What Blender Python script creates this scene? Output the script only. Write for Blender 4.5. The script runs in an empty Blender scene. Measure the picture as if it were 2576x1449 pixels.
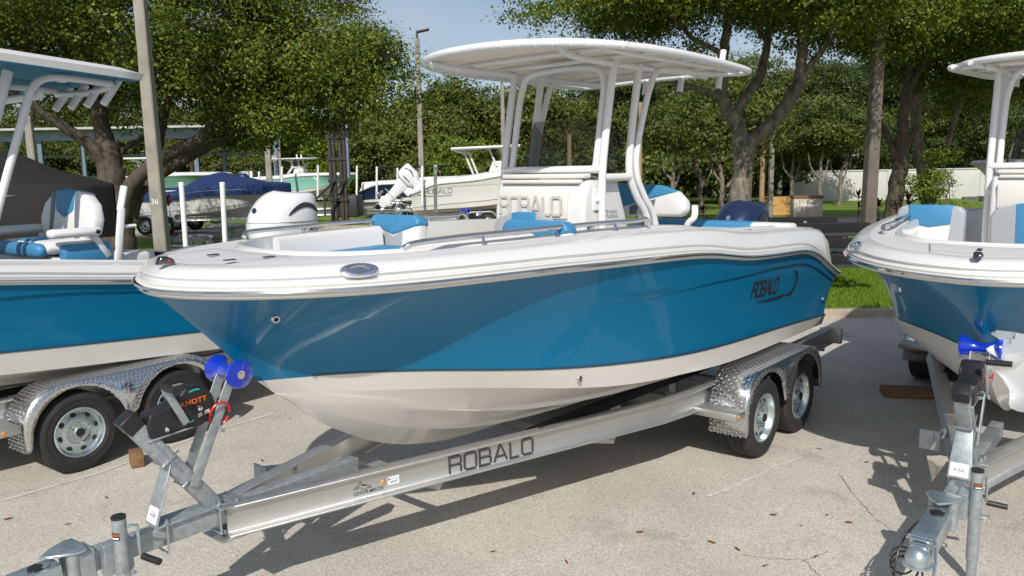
import bpy, math, random
import numpy as np
from mathutils import Vector, Matrix

# ------------------------------------------------------------------ camera, sky, sun, exposure
S = bpy.context.scene
COL = S.collection
CAM_H, PITCH, ROLL, FPX, IW, IH = 2.35, math.atan(299.5/2010), 0.018, 2010.0, 2576.0, 1449.0
_f = Vector((0, math.cos(PITCH), -math.sin(PITCH))); _r = Vector((1, 0, 0)); _u = _r.cross(_f)
_c, _s = math.cos(ROLL), math.sin(ROLL)
_r, _u = _c*_r - _s*_u, _s*_r + _c*_u
cd = bpy.data.cameras.new('camera'); cam = bpy.data.objects.new('camera', cd); COL.objects.link(cam)
cd.sensor_width = 36.0; cd.lens = FPX/IW*36.0; cd.clip_end = 2000.0; cd.clip_start = 0.05
cam.matrix_world = Matrix(((_r.x, _u.x, -_f.x, 0), (_r.y, _u.y, -_f.y, 0), (_r.z, _u.z, -_f.z, CAM_H), (0, 0, 0, 1)))
S.camera = cam

TO_SUN = Vector((-0.14, -1.20, 1.0)).normalized()
SUN_EL = math.asin(TO_SUN.z)
sl = bpy.data.lights.new('sun', 'SUN'); sl.energy = 4.2; sl.angle = math.radians(0.53); sl.color = (1.0, 0.95, 0.87)
so = bpy.data.objects.new('sun', sl); COL.objects.link(so); so.location = (0, 0, 30)
so.rotation_euler = TO_SUN.to_track_quat('Z', 'Y').to_euler()
W = bpy.data.worlds.new('World'); S.world = W; W.use_nodes = True
nt = W.node_tree; nt.nodes.clear()
sky = nt.nodes.new('ShaderNodeTexSky'); sky.sky_type = 'NISHITA'; sky.sun_disc = False
sky.sun_elevation = SUN_EL; sky.sun_rotation = math.atan2(TO_SUN.x, TO_SUN.y)
sky.air_density = 1.0; sky.dust_density = 1.3; sky.ozone_density = 2.0
bg = nt.nodes.new('ShaderNodeBackground'); bg.inputs[1].default_value = 0.095
tc = nt.nodes.new('ShaderNodeTexCoord'); mp = nt.nodes.new('ShaderNodeMapping'); mp.inputs['Scale'].default_value = (1.2, 1.2, 5.0)
nz = nt.nodes.new('ShaderNodeTexNoise'); nz.inputs['Scale'].default_value = 1.6; nz.inputs['Detail'].default_value = 6; nz.inputs['Roughness'].default_value = 0.55
cr = nt.nodes.new('ShaderNodeValToRGB'); cr.color_ramp.elements[0].position = 0.36; cr.color_ramp.elements[1].position = 0.74
cr.color_ramp.elements[1].color = (0.62, 0.62, 0.62, 1)
mx = nt.nodes.new('ShaderNodeMix'); mx.data_type = 'RGBA'; mx.inputs[7].default_value = (6.2, 6.6, 7.2, 1)
nt.links.new(tc.outputs['Generated'], mp.inputs[0]); nt.links.new(mp.outputs[0], nz.inputs[0]); nt.links.new(nz.outputs[0], cr.inputs[0])
nt.links.new(cr.outputs[0], mx.inputs[0]); nt.links.new(sky.outputs[0], mx.inputs[6]); nt.links.new(mx.outputs[2], bg.inputs[0])
wo = nt.nodes.new('ShaderNodeOutputWorld'); nt.links.new(bg.outputs[0], wo.inputs[0])
S.view_settings.view_transform = 'Standard'; S.view_settings.look = 'None'; S.view_settings.gamma = 1.0; S.view_settings.exposure = 0.06
S.render.engine = 'CYCLES'
random.seed(5); rng = np.random.default_rng(5)

def at(x, y, Y):
    """picture coordinates (2576 wide) and depth along +Y -> world point"""
    d = _f + _r*((x-IW/2)/FPX) - _u*((y-IH/2)/FPX)
    return Vector((0, 0, CAM_H)) + d*(Y/d.y)

# ------------------------------------------------------------------ mesh builder
def depth(o):
    d = 0
    while o.parent: o = o.parent; d += 1
    return d
class MB:
    def __init__(s): s.v = []; s.f = []
    def add(s, vs, fs):
        o = len(s.v); s.v += [tuple(p) for p in vs]; s.f += [tuple(i+o for i in f) for f in fs]; return s
    def box(s, c, d, R=None):
        vs = []
        for sx in (-.5, .5):
            for sy in (-.5, .5):
                for sz in (-.5, .5):
                    p = Vector((sx*d[0], sy*d[1], sz*d[2]))
                    vs.append((R @ p if R else p) + Vector(c))
        return s.add(vs, [(0,1,3,2),(4,6,7,5),(0,4,5,1),(2,3,7,6),(0,2,6,4),(1,5,7,3)])
    def bar(s, p, q, w, h, up=(0,0,1)):
        p, q = Vector(p), Vector(q); d = (q-p).normalized(); up = Vector(up)
        sd = d.cross(up); 
        if sd.length < 1e-5: sd = d.cross(Vector((1,0,0)))
        sd.normalize(); u = sd.cross(d)
        R = Matrix((d, sd, u)).transposed()
        return s.box((p+q)/2, ((q-p).length, w, h), R)
    def tube(s, pts, r, n=8, closed=False, cap=True, sy=1.0):
        pts = [Vector(p) for p in pts]; m = len(pts)
        rs = r if isinstance(r, (list, tuple)) else [r]*m
        T = []
        for i in range(m):
            a = pts[i-1] if (i > 0 or closed) else pts[i]; b = pts[(i+1) % m] if (i < m-1 or closed) else pts[i]
            T.append((b-a).normalized())
        ref = Vector((0,0,1)) if abs(T[0].z) < .9 else Vector((1,0,0))
        N = (ref - T[0]*ref.dot(T[0])).normalized(); vs = []
        for i in range(m):
            N = (N - T[i]*N.dot(T[i])).normalized(); Bn = T[i].cross(N)
            for k in range(n):
                a = 2*math.pi*k/n
                vs.append(pts[i] + N*(rs[i]*math.cos(a)) + Bn*(rs[i]*sy*math.sin(a)))
        fs = []
        for i in range(m if closed else m-1):
            j = (i+1) % m
            for k in range(n):
                l = (k+1) % n; fs.append((i*n+k, i*n+l, j*n+l, j*n+k))
        if cap and not closed: fs += [tuple(range(n-1,-1,-1)), tuple((m-1)*n+k for k in range(n))]
        return s.add(vs, fs)
    def lathe(s, prof, c, axis, n=24, closed=False, caps=True):
        ax = Vector(axis).normalized(); ref = Vector((0,0,1)) if abs(ax.z) < .9 else Vector((1,0,0))
        N = (ref-ax*ref.dot(ax)).normalized(); Bn = ax.cross(N); c = Vector(c); vs = []; fs = []
        for r, t in prof:
            for k in range(n):
                a = 2*math.pi*k/n; vs.append(c + ax*t + N*(r*math.cos(a)) + Bn*(r*math.sin(a)))
        m = len(prof)
        for i in range(m if closed else m-1):
            j = (i+1) % m
            for k in range(n):
                l = (k+1) % n; fs.append((i*n+k, j*n+k, j*n+l, i*n+l))
        if not closed and caps: fs += [tuple(range(n)), tuple((m-1)*n+k for k in range(n-1,-1,-1))]
        return s.add(vs, fs)
    def prism(s, poly, o, U, V, d0, d1):
        o, U, V = Vector(o), Vector(U).normalized(), Vector(V).normalized(); N = U.cross(V); m = len(poly)
        vs = [o+U*a+V*b+N*d0 for a, b in poly] + [o+U*a+V*b+N*d1 for a, b in poly]
        fs = [tuple(range(m-1,-1,-1)), tuple(range(m, 2*m))] + [(i, (i+1)%m, m+(i+1)%m, m+i) for i in range(m)]
        return s.add(vs, fs)
    def loft(s, rings, closed=True, caps=True):
        n = len(rings[0]); vs = [p for r in rings for p in r]; fs = []
        for i in range(len(rings)-1):
            for k in range(n if closed else n-1):
                l = (k+1) % n; fs.append((i*n+k, i*n+l, (i+1)*n+l, (i+1)*n+k))
        if caps and closed: fs += [tuple(range(n-1,-1,-1)), tuple((len(rings)-1)*n+k for k in range(n))]
        return s.add(vs, fs)
    def sweep(s, path, prof, z=0, closed=True):
        """prof (lateral, up) swept along a plan path of (st, off)"""
        P = [Vector((a, b)) for a, b in path]; rings = []
        for i, p in enumerate(P):
            t = (P[min(i+1, len(P)-1)]-P[max(i-1, 0)]).normalized(); n = Vector((-t.y, t.x))
            rings.append([(p.x+n.x*a, -(p.y+n.y*a), z+u) for a, u in prof])
        return s.loft(rings, closed=closed)
    def ribbon(s, pl, w, fn, d, closed=False):
        """flat stroke of width w along a 2D polyline, fn(u,v,depth)->point"""
        P = [Vector((a, b)) for a, b in pl]; m = len(P); Lf, Rt = [], []
        for i in range(m):
            a = P[i-1] if (i > 0 or closed) else None; b = P[(i+1)%m] if (i < m-1 or closed) else None
            t1 = (P[i]-a).normalized() if a else None; t2 = (b-P[i]).normalized() if b else None
            if t1 is None: t1 = t2
            if t2 is None: t2 = t1
            n1 = Vector((-t1.y, t1.x)); n2 = Vector((-t2.y, t2.x)); mt = (n1+n2)
            mt = mt.normalized() if mt.length > 1e-4 else n1
            k = (w/2)/max(.5, mt.dot(n1)); Lf.append(P[i]+mt*k); Rt.append(P[i]-mt*k)
        vs = [fn(p.x, p.y, d) for p in Lf] + [fn(p.x, p.y, d) for p in Rt] + [fn(p.x, p.y, 0) for p in Lf] + [fn(p.x, p.y, 0) for p in Rt]
        fs = []
        for i in range(m if closed else m-1):
            j = (i+1) % m
            fs += [(i, m+i, m+j, j), (i, j, 2*m+j, 2*m+i), (m+i, 3*m+i, 3*m+j, m+j)]
        if not closed: fs += [(0, 2*m, 3*m, m), (m-1, 2*m-1, 4*m-1, 3*m-1)]
        return s.add(vs, fs)
    def build(s, name, mat, parent=None, smooth=True, bev=0, solid=0, ang=38, segs=2):
        me = bpy.data.meshes.new(name); me.from_pydata(s.v, [], s.f); me.validate(); me.update()
        if smooth:
            me.shade_smooth(); me.set_sharp_from_angle(angle=math.radians(ang))
        o = bpy.data.objects.new(name, me); COL.objects.link(o)
        if mat: me.materials.append(mat)
        while parent is not None and depth(parent) >= 2: parent = parent.parent
        if parent: o.parent = parent
        if solid:
            m = o.modifiers.new('solid', 'SOLIDIFY'); m.thickness = solid; m.offset = 0
        if bev:
            m = o.modifiers.new('bevel', 'BEVEL'); m.width = bev; m.segments = segs; m.limit_method = 'ANGLE'; m.angle_limit = math.radians(35)
            if smooth is False: me.shade_smooth(); 
        return o

def tag(o, label=None, cat=None, group=None, kind=None):
    if label: o['label'] = label
    if cat: o['category'] = cat
    if group: o['group'] = group
    if kind: o['kind'] = kind
    return o
def empty(name, label, cat, loc=(0,0,0), rz=0, group=None, ry=0):
    o = bpy.data.objects.new(name, None); COL.objects.link(o); o.location = loc; o.rotation_euler = (0, ry, rz)
    o.empty_display_size = .2
    return tag(o, label, cat, group)
def copy_tree(o, parent=None):
    c = o.copy(); COL.objects.link(c); c.parent = parent
    for ch in list(o.children): copy_tree(ch, c)
    return c
def sm(a, b, x):
    t = min(1, max(0, (x-a)/(b-a))); return t*t*(3-2*t)
def cr_path(pts, n=6, closed=False):
    """Catmull-Rom through points"""
    P = [Vector(p) for p in pts]; m = len(P); out = []
    for i in range(m if closed else m-1):
        p1 = P[i]; p2 = P[(i+1)%m]
        p0 = P[i-1] if (i > 0 or closed) else p1*2-p2
        p3 = P[(i+2)%m] if (i+2 < m or closed) else p2*2-p1
        for k in range(n):
            t = k/n
            out.append(.5*((2*p1)+(p2-p0)*t+(2*p0-5*p1+4*p2-p3)*t*t+(3*p1-p0-3*p2+p3)*t**3))
    if not closed: out.append(P[-1])
    return out

# ------------------------------------------------------------------ materials
def new_mat(name):
    m = bpy.data.materials.new(name); m.use_nodes = True; n = m.node_tree
    return m, n, n.nodes['Principled BSDF']
def mat(name, col, rough=.5, metal=0, coat=0, var=None, bump=None, spec=.5, rvar=0, flake=False, aniso=None, coords='Object'):
    m, n, b = new_mat(name); b.inputs['Roughness'].default_value = rough; b.inputs['Metallic'].default_value = metal
    b.inputs['Coat Weight'].default_value = coat; b.inputs['Coat Roughness'].default_value = .04
    b.inputs['Specular IOR Level'].default_value = spec; b.inputs['Base Color'].default_value = (*col, 1)
    if var or bump or rvar:
        t = n.nodes.new('ShaderNodeTexCoord')
    if var:
        sc, am = var[:2]; mpn = n.nodes.new('ShaderNodeMapping'); n.links.new(t.outputs[coords], mpn.inputs[0])
        if len(var) > 2: mpn.inputs['Scale'].default_value = var[2]
        z = n.nodes.new('ShaderNodeTexNoise'); z.inputs['Scale'].default_value = sc; z.inputs['Detail'].default_value = 5; z.inputs['Roughness'].default_value = .65
        r = n.nodes.new('ShaderNodeValToRGB'); r.color_ramp.elements[0].position = .3; r.color_ramp.elements[1].position = .7
        r.color_ramp.elements[0].color = (*[c*(1-am) for c in col], 1); r.color_ramp.elements[1].color = (*[min(1, c*(1+am)) for c in col], 1)
        n.links.new(mpn.outputs[0], z.inputs[0]); n.links.new(z.outputs[0], r.inputs[0]); n.links.new(r.outputs[0], b.inputs['Base Color'])
        if rvar:
            q = n.nodes.new('ShaderNodeMapRange'); q.inputs[3].default_value = max(.02, rough-rvar); q.inputs[4].default_value = rough+rvar
            n.links.new(z.outputs[0], q.inputs[0]); n.links.new(q.outputs[0], b.inputs['Roughness'])
    if bump:
        sc, st = bump[:2]; mpn = n.nodes.new('ShaderNodeMapping'); n.links.new(t.outputs[coords], mpn.inputs[0])
        if len(bump) > 2: mpn.inputs['Scale'].default_value = bump[2]
        z = n.nodes.new('ShaderNodeTexNoise'); z.inputs['Scale'].default_value = sc; z.inputs['Detail'].default_value = 4
        bp = n.nodes.new('ShaderNodeBump'); bp.inputs['Strength'].default_value = st; bp.inputs['Distance'].default_value = .01
        n.links.new(mpn.outputs[0], z.inputs[0]); n.links.new(z.outputs[0], bp.inputs['Height']); n.links.new(bp.outputs[0], b.inputs['Normal'])
    return m
M = {}
def gel(name, col, rough=.12, flake=0.0):
    m, n, b = new_mat(name); b.inputs['Base Color'].default_value = (*col, 1); b.inputs['Roughness'].default_value = .35
    b.inputs['Coat Weight'].default_value = .38; b.inputs['Coat Roughness'].default_value = .05; b.inputs['Specular IOR Level'].default_value = .2
    t = n.nodes.new('ShaderNodeTexCoord'); z = n.nodes.new('ShaderNodeTexNoise'); z.inputs['Scale'].default_value = 1.3; z.inputs['Detail'].default_value = 3
    bp = n.nodes.new('ShaderNodeBump'); bp.inputs['Strength'].default_value = .012; bp.inputs['Distance'].default_value = .05
    n.links.new(t.outputs['Object'], z.inputs[0]); n.links.new(z.outputs[0], bp.inputs['Height']); n.links.new(bp.outputs[0], b.inputs['Coat Normal'])
    if flake:
        b.inputs['Metallic'].default_value = flake
        z2 = n.nodes.new('ShaderNodeTexNoise'); z2.inputs['Scale'].default_value = 420; z2.inputs['Detail'].default_value = 2
        r = n.nodes.new('ShaderNodeValToRGB'); r.color_ramp.elements[0].position = .35; r.color_ramp.elements[1].position = .7
        r.color_ramp.elements[0].color = (*[c*.8 for c in col], 1); r.color_ramp.elements[1].color = (*[c*1.25 for c in col], 1)
        n.links.new(t.outputs['Object'], z2.inputs[0]); n.links.new(z2.outputs[0], r.inputs[0]); n.links.new(r.outputs[0], b.inputs['Base Color'])
    return m
M['blue'] = gel('blue_gelcoat', (.000, .150, .308), flake=.05)
M['white'] = mat('white_gelcoat', (.66, .66, .65), .28, coat=.5, var=(2.0, .02))
M['bottom'] = mat('cream_gelcoat', (.68, .655, .615), .32, coat=.4, var=(1.6, .04, (1, 1, 4)))
M['liner'] = mat('liner_gelcoat', (.68, .665, .63), .4, var=(3, .03))
M['nonskid'] = mat('nonskid_deck', (.58, .58, .585), .55, bump=(420, .15))
M['vwhite'] = mat('white_vinyl', (.68, .68, .68), .45, bump=(160, .08))
M['vblue'] = mat('blue_vinyl', (.045, .215, .40), .5, bump=(160, .10), var=(40, .06))
M['vgrey'] = mat('grey_vinyl', (.33, .35, .385), .5, bump=(160, .08))
M['vdgrey'] = mat('dark_grey_vinyl', (.13, .145, .175), .5, bump=(160, .08))
M['powder'] = mat('white_powder_coat', (.72, .72, .73), .3, coat=.2)
def canvas_mat():
    m, n, b = new_mat('cream_canvas'); b.inputs['Base Color'].default_value = (.74, .71, .65, 1); b.inputs['Roughness'].default_value = .85; out = n.nodes['Material Output']
    t = n.nodes.new('ShaderNodeBsdfTranslucent'); t.inputs[0].default_value = (.80, .74, .64, 1); x = n.nodes.new('ShaderNodeMixShader'); x.inputs[0].default_value = .30
    n.links.new(b.outputs[0], x.inputs[1]); n.links.new(t.outputs[0], x.inputs[2]); n.links.new(x.outputs[0], out.inputs[0]); return m
M['canvas'] = canvas_mat()
M['steel'] = mat('polished_stainless', (.72, .72, .72), .09, 1.0, rvar=.04, var=(5, .03))
M['chrome'] = mat('chrome', (.82, .82, .83), .04, 1.0)
M['dchrome'] = mat('smoked_chrome', (.16, .16, .165), .12, 1.0)
M['alu'] = mat('brushed_aluminium', (.50, .50, .495), .42, .85, var=(9, .07, (1, 1, 14)), rvar=.08, bump=(40, .06, (1, 1, 20)))
M['galv'] = mat('galvanised_steel', (.36, .40, .42), .48, .55, var=(24, .22), rvar=.1, bump=(60, .06))
M['zinc'] = mat('zinc_plated_steel', (.52, .60, .62), .28, .85, var=(14, .14), rvar=.1)
M['rubber'] = mat('tyre_rubber', (.022, .021, .02), .75, var=(14, .35), bump=(90, .15))
M['black'] = mat('black_plastic', (.016, .016, .018), .42, var=(30, .2), bump=(200, .1))
M['blackm'] = mat('black_metal', (.03, .03, .033), .5, var=(10, .3))
M['carpet'] = mat('black_bunk_carpet', (.012, .012, .013), .95, bump=(300, .4))
M['roller'] = mat('blue_urethane', (.003, .035, .52), .22, coat=.3); M['roller'].node_tree.nodes['Principled BSDF'].inputs['Transmission Weight'].default_value = .25
M['amber'] = mat('amber_lens', (.75, .22, .015), .2, coat=.5)
M['red'] = mat('red_lens', (.55, .02, .015), .25, coat=.5)
M['redcable'] = mat('red_cable', (.62, .015, .01), .35)
M['orange'] = mat('orange_print', (.80, .16, .02), .5)
M['teal'] = mat('teal_print', (.02, .38, .30), .5)
M['paper'] = mat('white_sticker', (.80, .80, .80), .4)
M['ink'] = mat('black_ink', (.02, .02, .022), .5)
M['navy'] = gel('navy_cowl_paint', (.018, .035, .085), flake=.35)
M['pearl'] = mat('white_cowl_paint', (.74, .75, .77), .22, coat=.8)
M['cowlgrey'] = mat('silver_cowl_paint', (.52, .53, .55), .25, .3, coat=.8)
M['mint'] = mat('mint_gelcoat', (.26, .55, .46), .25, coat=.6)
M['mint2'] = mat('sea_green_gelcoat', (.12, .27, .22), .25, coat=.6)
M['navycanvas'] = mat('navy_canvas', (.004, .022, .095), .85, var=(7, .2), bump=(9, .25))
M['blackcanvas'] = mat('black_canvas', (.010, .009, .009), .85, var=(6, .25), bump=(7, .35))
M['concrete'] = mat('pole_concrete', (.26, .245, .21), .9, var=(3.0, .30, (1, 1, .5)), bump=(60, .35))
M['kerb'] = mat('kerb_concrete', (.34, .285, .215), .92, var=(4, .22), bump=(50, .4))
M['bench'] = mat('cast_concrete', (.40, .41, .42), .85, var=(8, .15), bump=(40, .3))
M['wall'] = mat('white_block_wall', (.50, .50, .47), .9, var=(1.2, .07), bump=(20, .2))
M['greywall'] = mat('grey_panel_fence', (.30, .30, .28), .9, var=(1.0, .15))
M['pallet'] = mat('crate_wood', (.52, .30, .10), .8, var=(5, .18, (1, 1, 8)))
M['wood'] = mat('weathered_wood', (.20, .11, .05), .9, var=(10, .4, (1, 8, 8)), bump=(40, .5))
M['card'] = mat('beige_box', (.55, .50, .42), .85, var=(3, .1))
M['rust'] = mat('rusty_mast', (.055, .045, .04), .7, .3, var=(3, .4))
M['steelframe'] = mat('blue_grey_steel', (.16, .22, .28), .5, .4, var=(3, .2))
M['roofsheet'] = mat('roof_sheet', (.42, .43, .43), .6, .2, var=(2, .15))
M['pvc'] = mat('white_pvc', (.76, .77, .77), .35, var=(2, .03))
M['barkdark'] = mat('dark_bark', (.085, .068, .052), .95, var=(7, .45, (1, 1, .35)), bump=(22, 1.0, (1, 1, .3)))
M['barklight'] = mat('grey_bark', (.155, .135, .11), .95, var=(7, .65, (1, 1, .5)), bump=(26, 1.0, (1, 1, .35)))
M['polewood'] = mat('wood_pole', (.33, .22, .125), .9, var=(4, .2, (3, 3, .3)))
def glass(name, col, tr, rough=.02):
    m, n, b = new_mat(name); out = n.nodes['Material Output']
    t = n.nodes.new('ShaderNodeBsdfTransparent'); t.inputs[0].default_value = (*col, 1); g = n.nodes.new('ShaderNodeBsdfGlossy'); g.inputs['Roughness'].default_value = rough
    fr = n.nodes.new('ShaderNodeFresnel'); fr.inputs[0].default_value = 1.45; mxs = n.nodes.new('ShaderNodeMixShader')
    n.links.new(fr.outputs[0], mxs.inputs[0]); n.links.new(t.outputs[0], mxs.inputs[1]); n.links.new(g.outputs[0], mxs.inputs[2]); n.links.new(mxs.outputs[0], out.inputs[0])
    return m
M['smoke'] = glass('smoked_acrylic', (.48, .48, .49), .5)
M['wrap'] = mat('clear_plastic_wrap', (.72, .75, .80), .25); M['wrap'].node_tree.nodes['Principled BSDF'].inputs['Alpha'].default_value = .55
def leafmat(name, c1, c2, c3):
    m, n, b = new_mat(name); out = n.nodes['Material Output']; g = n.nodes.new('ShaderNodeNewGeometry')
    r = n.nodes.new('ShaderNodeValToRGB'); e = r.color_ramp.elements; e[0].color = (*c1, 1); e[0].position = 0; e[1].color = (*c3, 1); e[1].position = 1
    k = e.new(.6); k.color = (*c2, 1)
    n.links.new(g.outputs['Random Per Island'], r.inputs[0]); n.links.new(r.outputs[0], b.inputs['Base Color'])
    b.inputs['Roughness'].default_value = .5; b.inputs['Specular IOR Level'].default_value = .28
    t = n.nodes.new('ShaderNodeBsdfTranslucent'); hs = n.nodes.new('ShaderNodeHueSaturation'); hs.inputs['Value'].default_value = 1.5; hs.inputs['Hue'].default_value = .485
    n.links.new(r.outputs[0], hs.inputs['Color']); n.links.new(hs.outputs[0], t.inputs[0])
    x = n.nodes.new('ShaderNodeMixShader'); x.inputs[0].default_value = .20
    n.links.new(b.outputs[0], x.inputs[1]); n.links.new(t.outputs[0], x.inputs[2]); n.links.new(x.outputs[0], out.inputs[0])
    return m
M['leafA'] = leafmat('oak_leaf', (.040, .068, .008), (.085, .125, .012), (.22, .25, .022))
M['leafB'] = leafmat('oak_leaf_light', (.042, .070, .008), (.090, .130, .012), (.23, .25, .022))
M['leafC'] = leafmat('far_tree_leaf', (.040, .064, .012), (.078, .110, .018), (.15, .17, .028))
M['leafE'] = leafmat('olive_tree_leaf', (.060, .078, .014), (.110, .130, .020), (.19, .19, .03))
M['leafF'] = leafmat('dark_tree_leaf', (.026, .050, .012), (.050, .082, .018), (.10, .13, .025))
M['leafD'] = leafmat('bright_shrub_leaf', (.065, .12, .014), (.12, .18, .02), (.22, .25, .02))
M['leafR'] = leafmat('red_cordyline_leaf', (.05, .008, .012), (.10, .012, .018), (.20, .03, .02))
M['grassb'] = leafmat('grass_blade', (.085, .165, .010), (.13, .225, .015), (.19, .28, .02))
M['fallen'] = leafmat('fallen_leaf', (.10, .045, .020), (.19, .085, .035), (.28, .15, .06))
# ------------------------------------------------------------------ ground
def ground_mat():
    m, n, b = new_mat('aggregate_pavement'); L = n.links; N = n.nodes
    t = N.new('ShaderNodeTexCoord')
    v = N.new('ShaderNodeTexVoronoi'); v.inputs['Scale'].default_value = 150; L.new(t.outputs['Object'], v.inputs[0])
    r = N.new('ShaderNodeValToRGB'); e = r.color_ramp.elements; e[0].color = (.27, .25, .215, 1); e[1].color = (.74, .70, .62, 1); e[0].position = .0; e[1].position = 1
    for p, c in ((.18, (.445, .418, .370)), (.55, (.52, .490, .435)), (.88, (.58, .545, .485))):
        k = e.new(p); k.color = (*c, 1)
    sep = N.new('ShaderNodeSeparateColor'); L.new(v.outputs['Color'], sep.inputs[0]); L.new(sep.outputs[0], r.inputs[0])
    z1 = N.new('ShaderNodeTexNoise'); z1.inputs['Scale'].default_value = .7; z1.inputs['Detail'].default_value = 7; z1.inputs['Roughness'].default_value = .6; L.new(t.outputs['Object'], z1.inputs[0])
    r1 = N.new('ShaderNodeValToRGB'); r1.color_ramp.elements[0].position = .28; r1.color_ramp.elements[0].color = (.80, .79, .775, 1); r1.color_ramp.elements[1].position = .62; r1.color_ramp.elements[1].color = (1.06, 1.05, 1.03, 1)
    L.new(z1.outputs[0], r1.inputs[0])
    mu = N.new('ShaderNodeMix'); mu.data_type = 'RGBA'; mu.blend_type = 'MULTIPLY'; mu.inputs[0].default_value = 1; L.new(r.outputs[0], mu.inputs[6]); L.new(r1.outputs[0], mu.inputs[7])
    # darker worn patches and oil stains
    z2 = N.new('ShaderNodeTexNoise'); z2.inputs['Scale'].default_value = 1.15; z2.inputs['Detail'].default_value = 8; z2.inputs['Roughness'].default_value = .7; L.new(t.outputs['Object'], z2.inputs[0])
    r2 = N.new('ShaderNodeValToRGB'); r2.color_ramp.elements[0].position = .55; r2.color_ramp.elements[0].color = (1, 1, 1, 1); r2.color_ramp.elements[1].position = .74; r2.color_ramp.elements[1].color = (.62, .615, .61, 1); L.new(z2.outputs[0], r2.inputs[0])
    m2 = N.new('ShaderNodeMix'); m2.data_type = 'RGBA'; m2.blend_type = 'MULTIPLY'; m2.inputs[0].default_value = 1; L.new(mu.outputs[2], m2.inputs[6]); L.new(r2.outputs[0], m2.inputs[7])
    L.new(m2.outputs[2], b.inputs['Base Color']); b.inputs['Roughness'].default_value = .88; b.inputs['Specular IOR Level'].default_value = .3
    bp = N.new('ShaderNodeBump'); bp.inputs['Strength'].default_value = .5; bp.inputs['Distance'].default_value = .004; L.new(v.outputs['Distance'], bp.inputs['Height']); L.new(bp.outputs[0], b.inputs['Normal'])
    return m
M['asphalt'] = ground_mat()
def lawn_mat():
    m, n, b = new_mat('lawn_turf'); L = n.links; N = n.nodes; t = N.new('ShaderNodeTexCoord')
    z = N.new('ShaderNodeTexNoise'); z.inputs['Scale'].default_value = 26; z.inputs['Detail'].default_value = 6; z.inputs['Roughness'].default_value = .7; L.new(t.outputs['Object'], z.inputs[0])
    r = N.new('ShaderNodeValToRGB'); e = r.color_ramp.elements; e[0].position = .3; e[0].color = (.06, .115, .010, 1); e[1].position = .72; e[1].color = (.20, .275, .022, 1); k = e.new(.5); k.color = (.125, .20, .016, 1)
    L.new(z.outputs[0], r.inputs[0]); z1 = N.new('ShaderNodeTexNoise'); z1.inputs['Scale'].default_value = .35; z1.inputs['Detail'].default_value = 4; L.new(t.outputs['Object'], z1.inputs[0])
    r1 = N.new('ShaderNodeValToRGB'); r1.color_ramp.elements[0].position = .3; r1.color_ramp.elements[0].color = (.75, .8, .7, 1); r1.color_ramp.elements[1].position = .7; r1.color_ramp.elements[1].color = (1.15, 1.05, .9, 1); L.new(z1.outputs[0], r1.inputs[0])
    mu = N.new('ShaderNodeMix'); mu.data_type = 'RGBA'; mu.blend_type = 'MULTIPLY'; mu.inputs[0].default_value = 1; L.new(r.outputs[0], mu.inputs[6]); L.new(r1.outputs[0], mu.inputs[7]); L.new(mu.outputs[2], b.inputs['Base Color'])
    b.inputs['Roughness'].default_value = .8; bp = N.new('ShaderNodeBump'); bp.inputs['Strength'].default_value = .8; bp.inputs['Distance'].default_value = .03; L.new(z.outputs[0], bp.inputs['Height']); L.new(bp.outputs[0], b.inputs['Normal'])
    return m
M['lawn'] = lawn_mat()
M['path'] = mat('sandy_path', (.42, .36, .28), .9, var=(1.5, .18), bump=(60, .3))
M['line'] = mat('worn_line_paint', (.56, .53, .47), .8, var=(9, .25), bump=(120, .3))
M['crack'] = mat('asphalt_crack', (.24, .22, .19), .95, var=(20, .3))

def sheet(name, pts, z, m, kind='structure'):
    b = MB(); b.add([(x, y, z) for x, y in pts], [tuple(range(len(pts)))]); o = b.build(name, m, smooth=False); o['kind'] = kind; return o
sheet('parking_lot', [(-400, -60), (400, -60), (400, 700), (-400, 700)], 0, M['asphalt'])
KY = 12.02
lawn = MB()
for y0, y1, z in ((KY+.14, 29.0, .105), (33.2, 700, .12)):
    lawn.add([(-400, y0, z), (400, y0, z), (400, y1, z), (-400, y1, z)], [(0, 1, 2, 3)])
o = lawn.build('lawn', M['lawn'], smooth=False); o['kind'] = 'structure'
sheet('path', [(-400, 29.0), (400, 29.0), (400, 33.2), (-400, 33.2)], .09, M['path'])
kb = MB()
prof = [(0, 0), (.012, .10), (.035, .125), (.15, .13), (.15, 0)]
kb.loft([[(x, KY+a+.02*math.sin(x*.35), c) for a, c in prof] for x in np.linspace(-60, 60, 121)])
o = kb.build('kerb', M['kerb'], smooth=True, ang=30); o['kind'] = 'structure'
kb2 = MB()
for yy in (29.0, 33.2):
    kb2.loft([[(x, yy+a-.07, c+.0) for a, c in [(0, 0), (.01, .15), (.13, .15), (.14, 0)]] for x in np.linspace(-80, 80, 41)])
o = kb2.build('path_kerb', M['kerb'], smooth=False); o['kind'] = 'structure'

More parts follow.
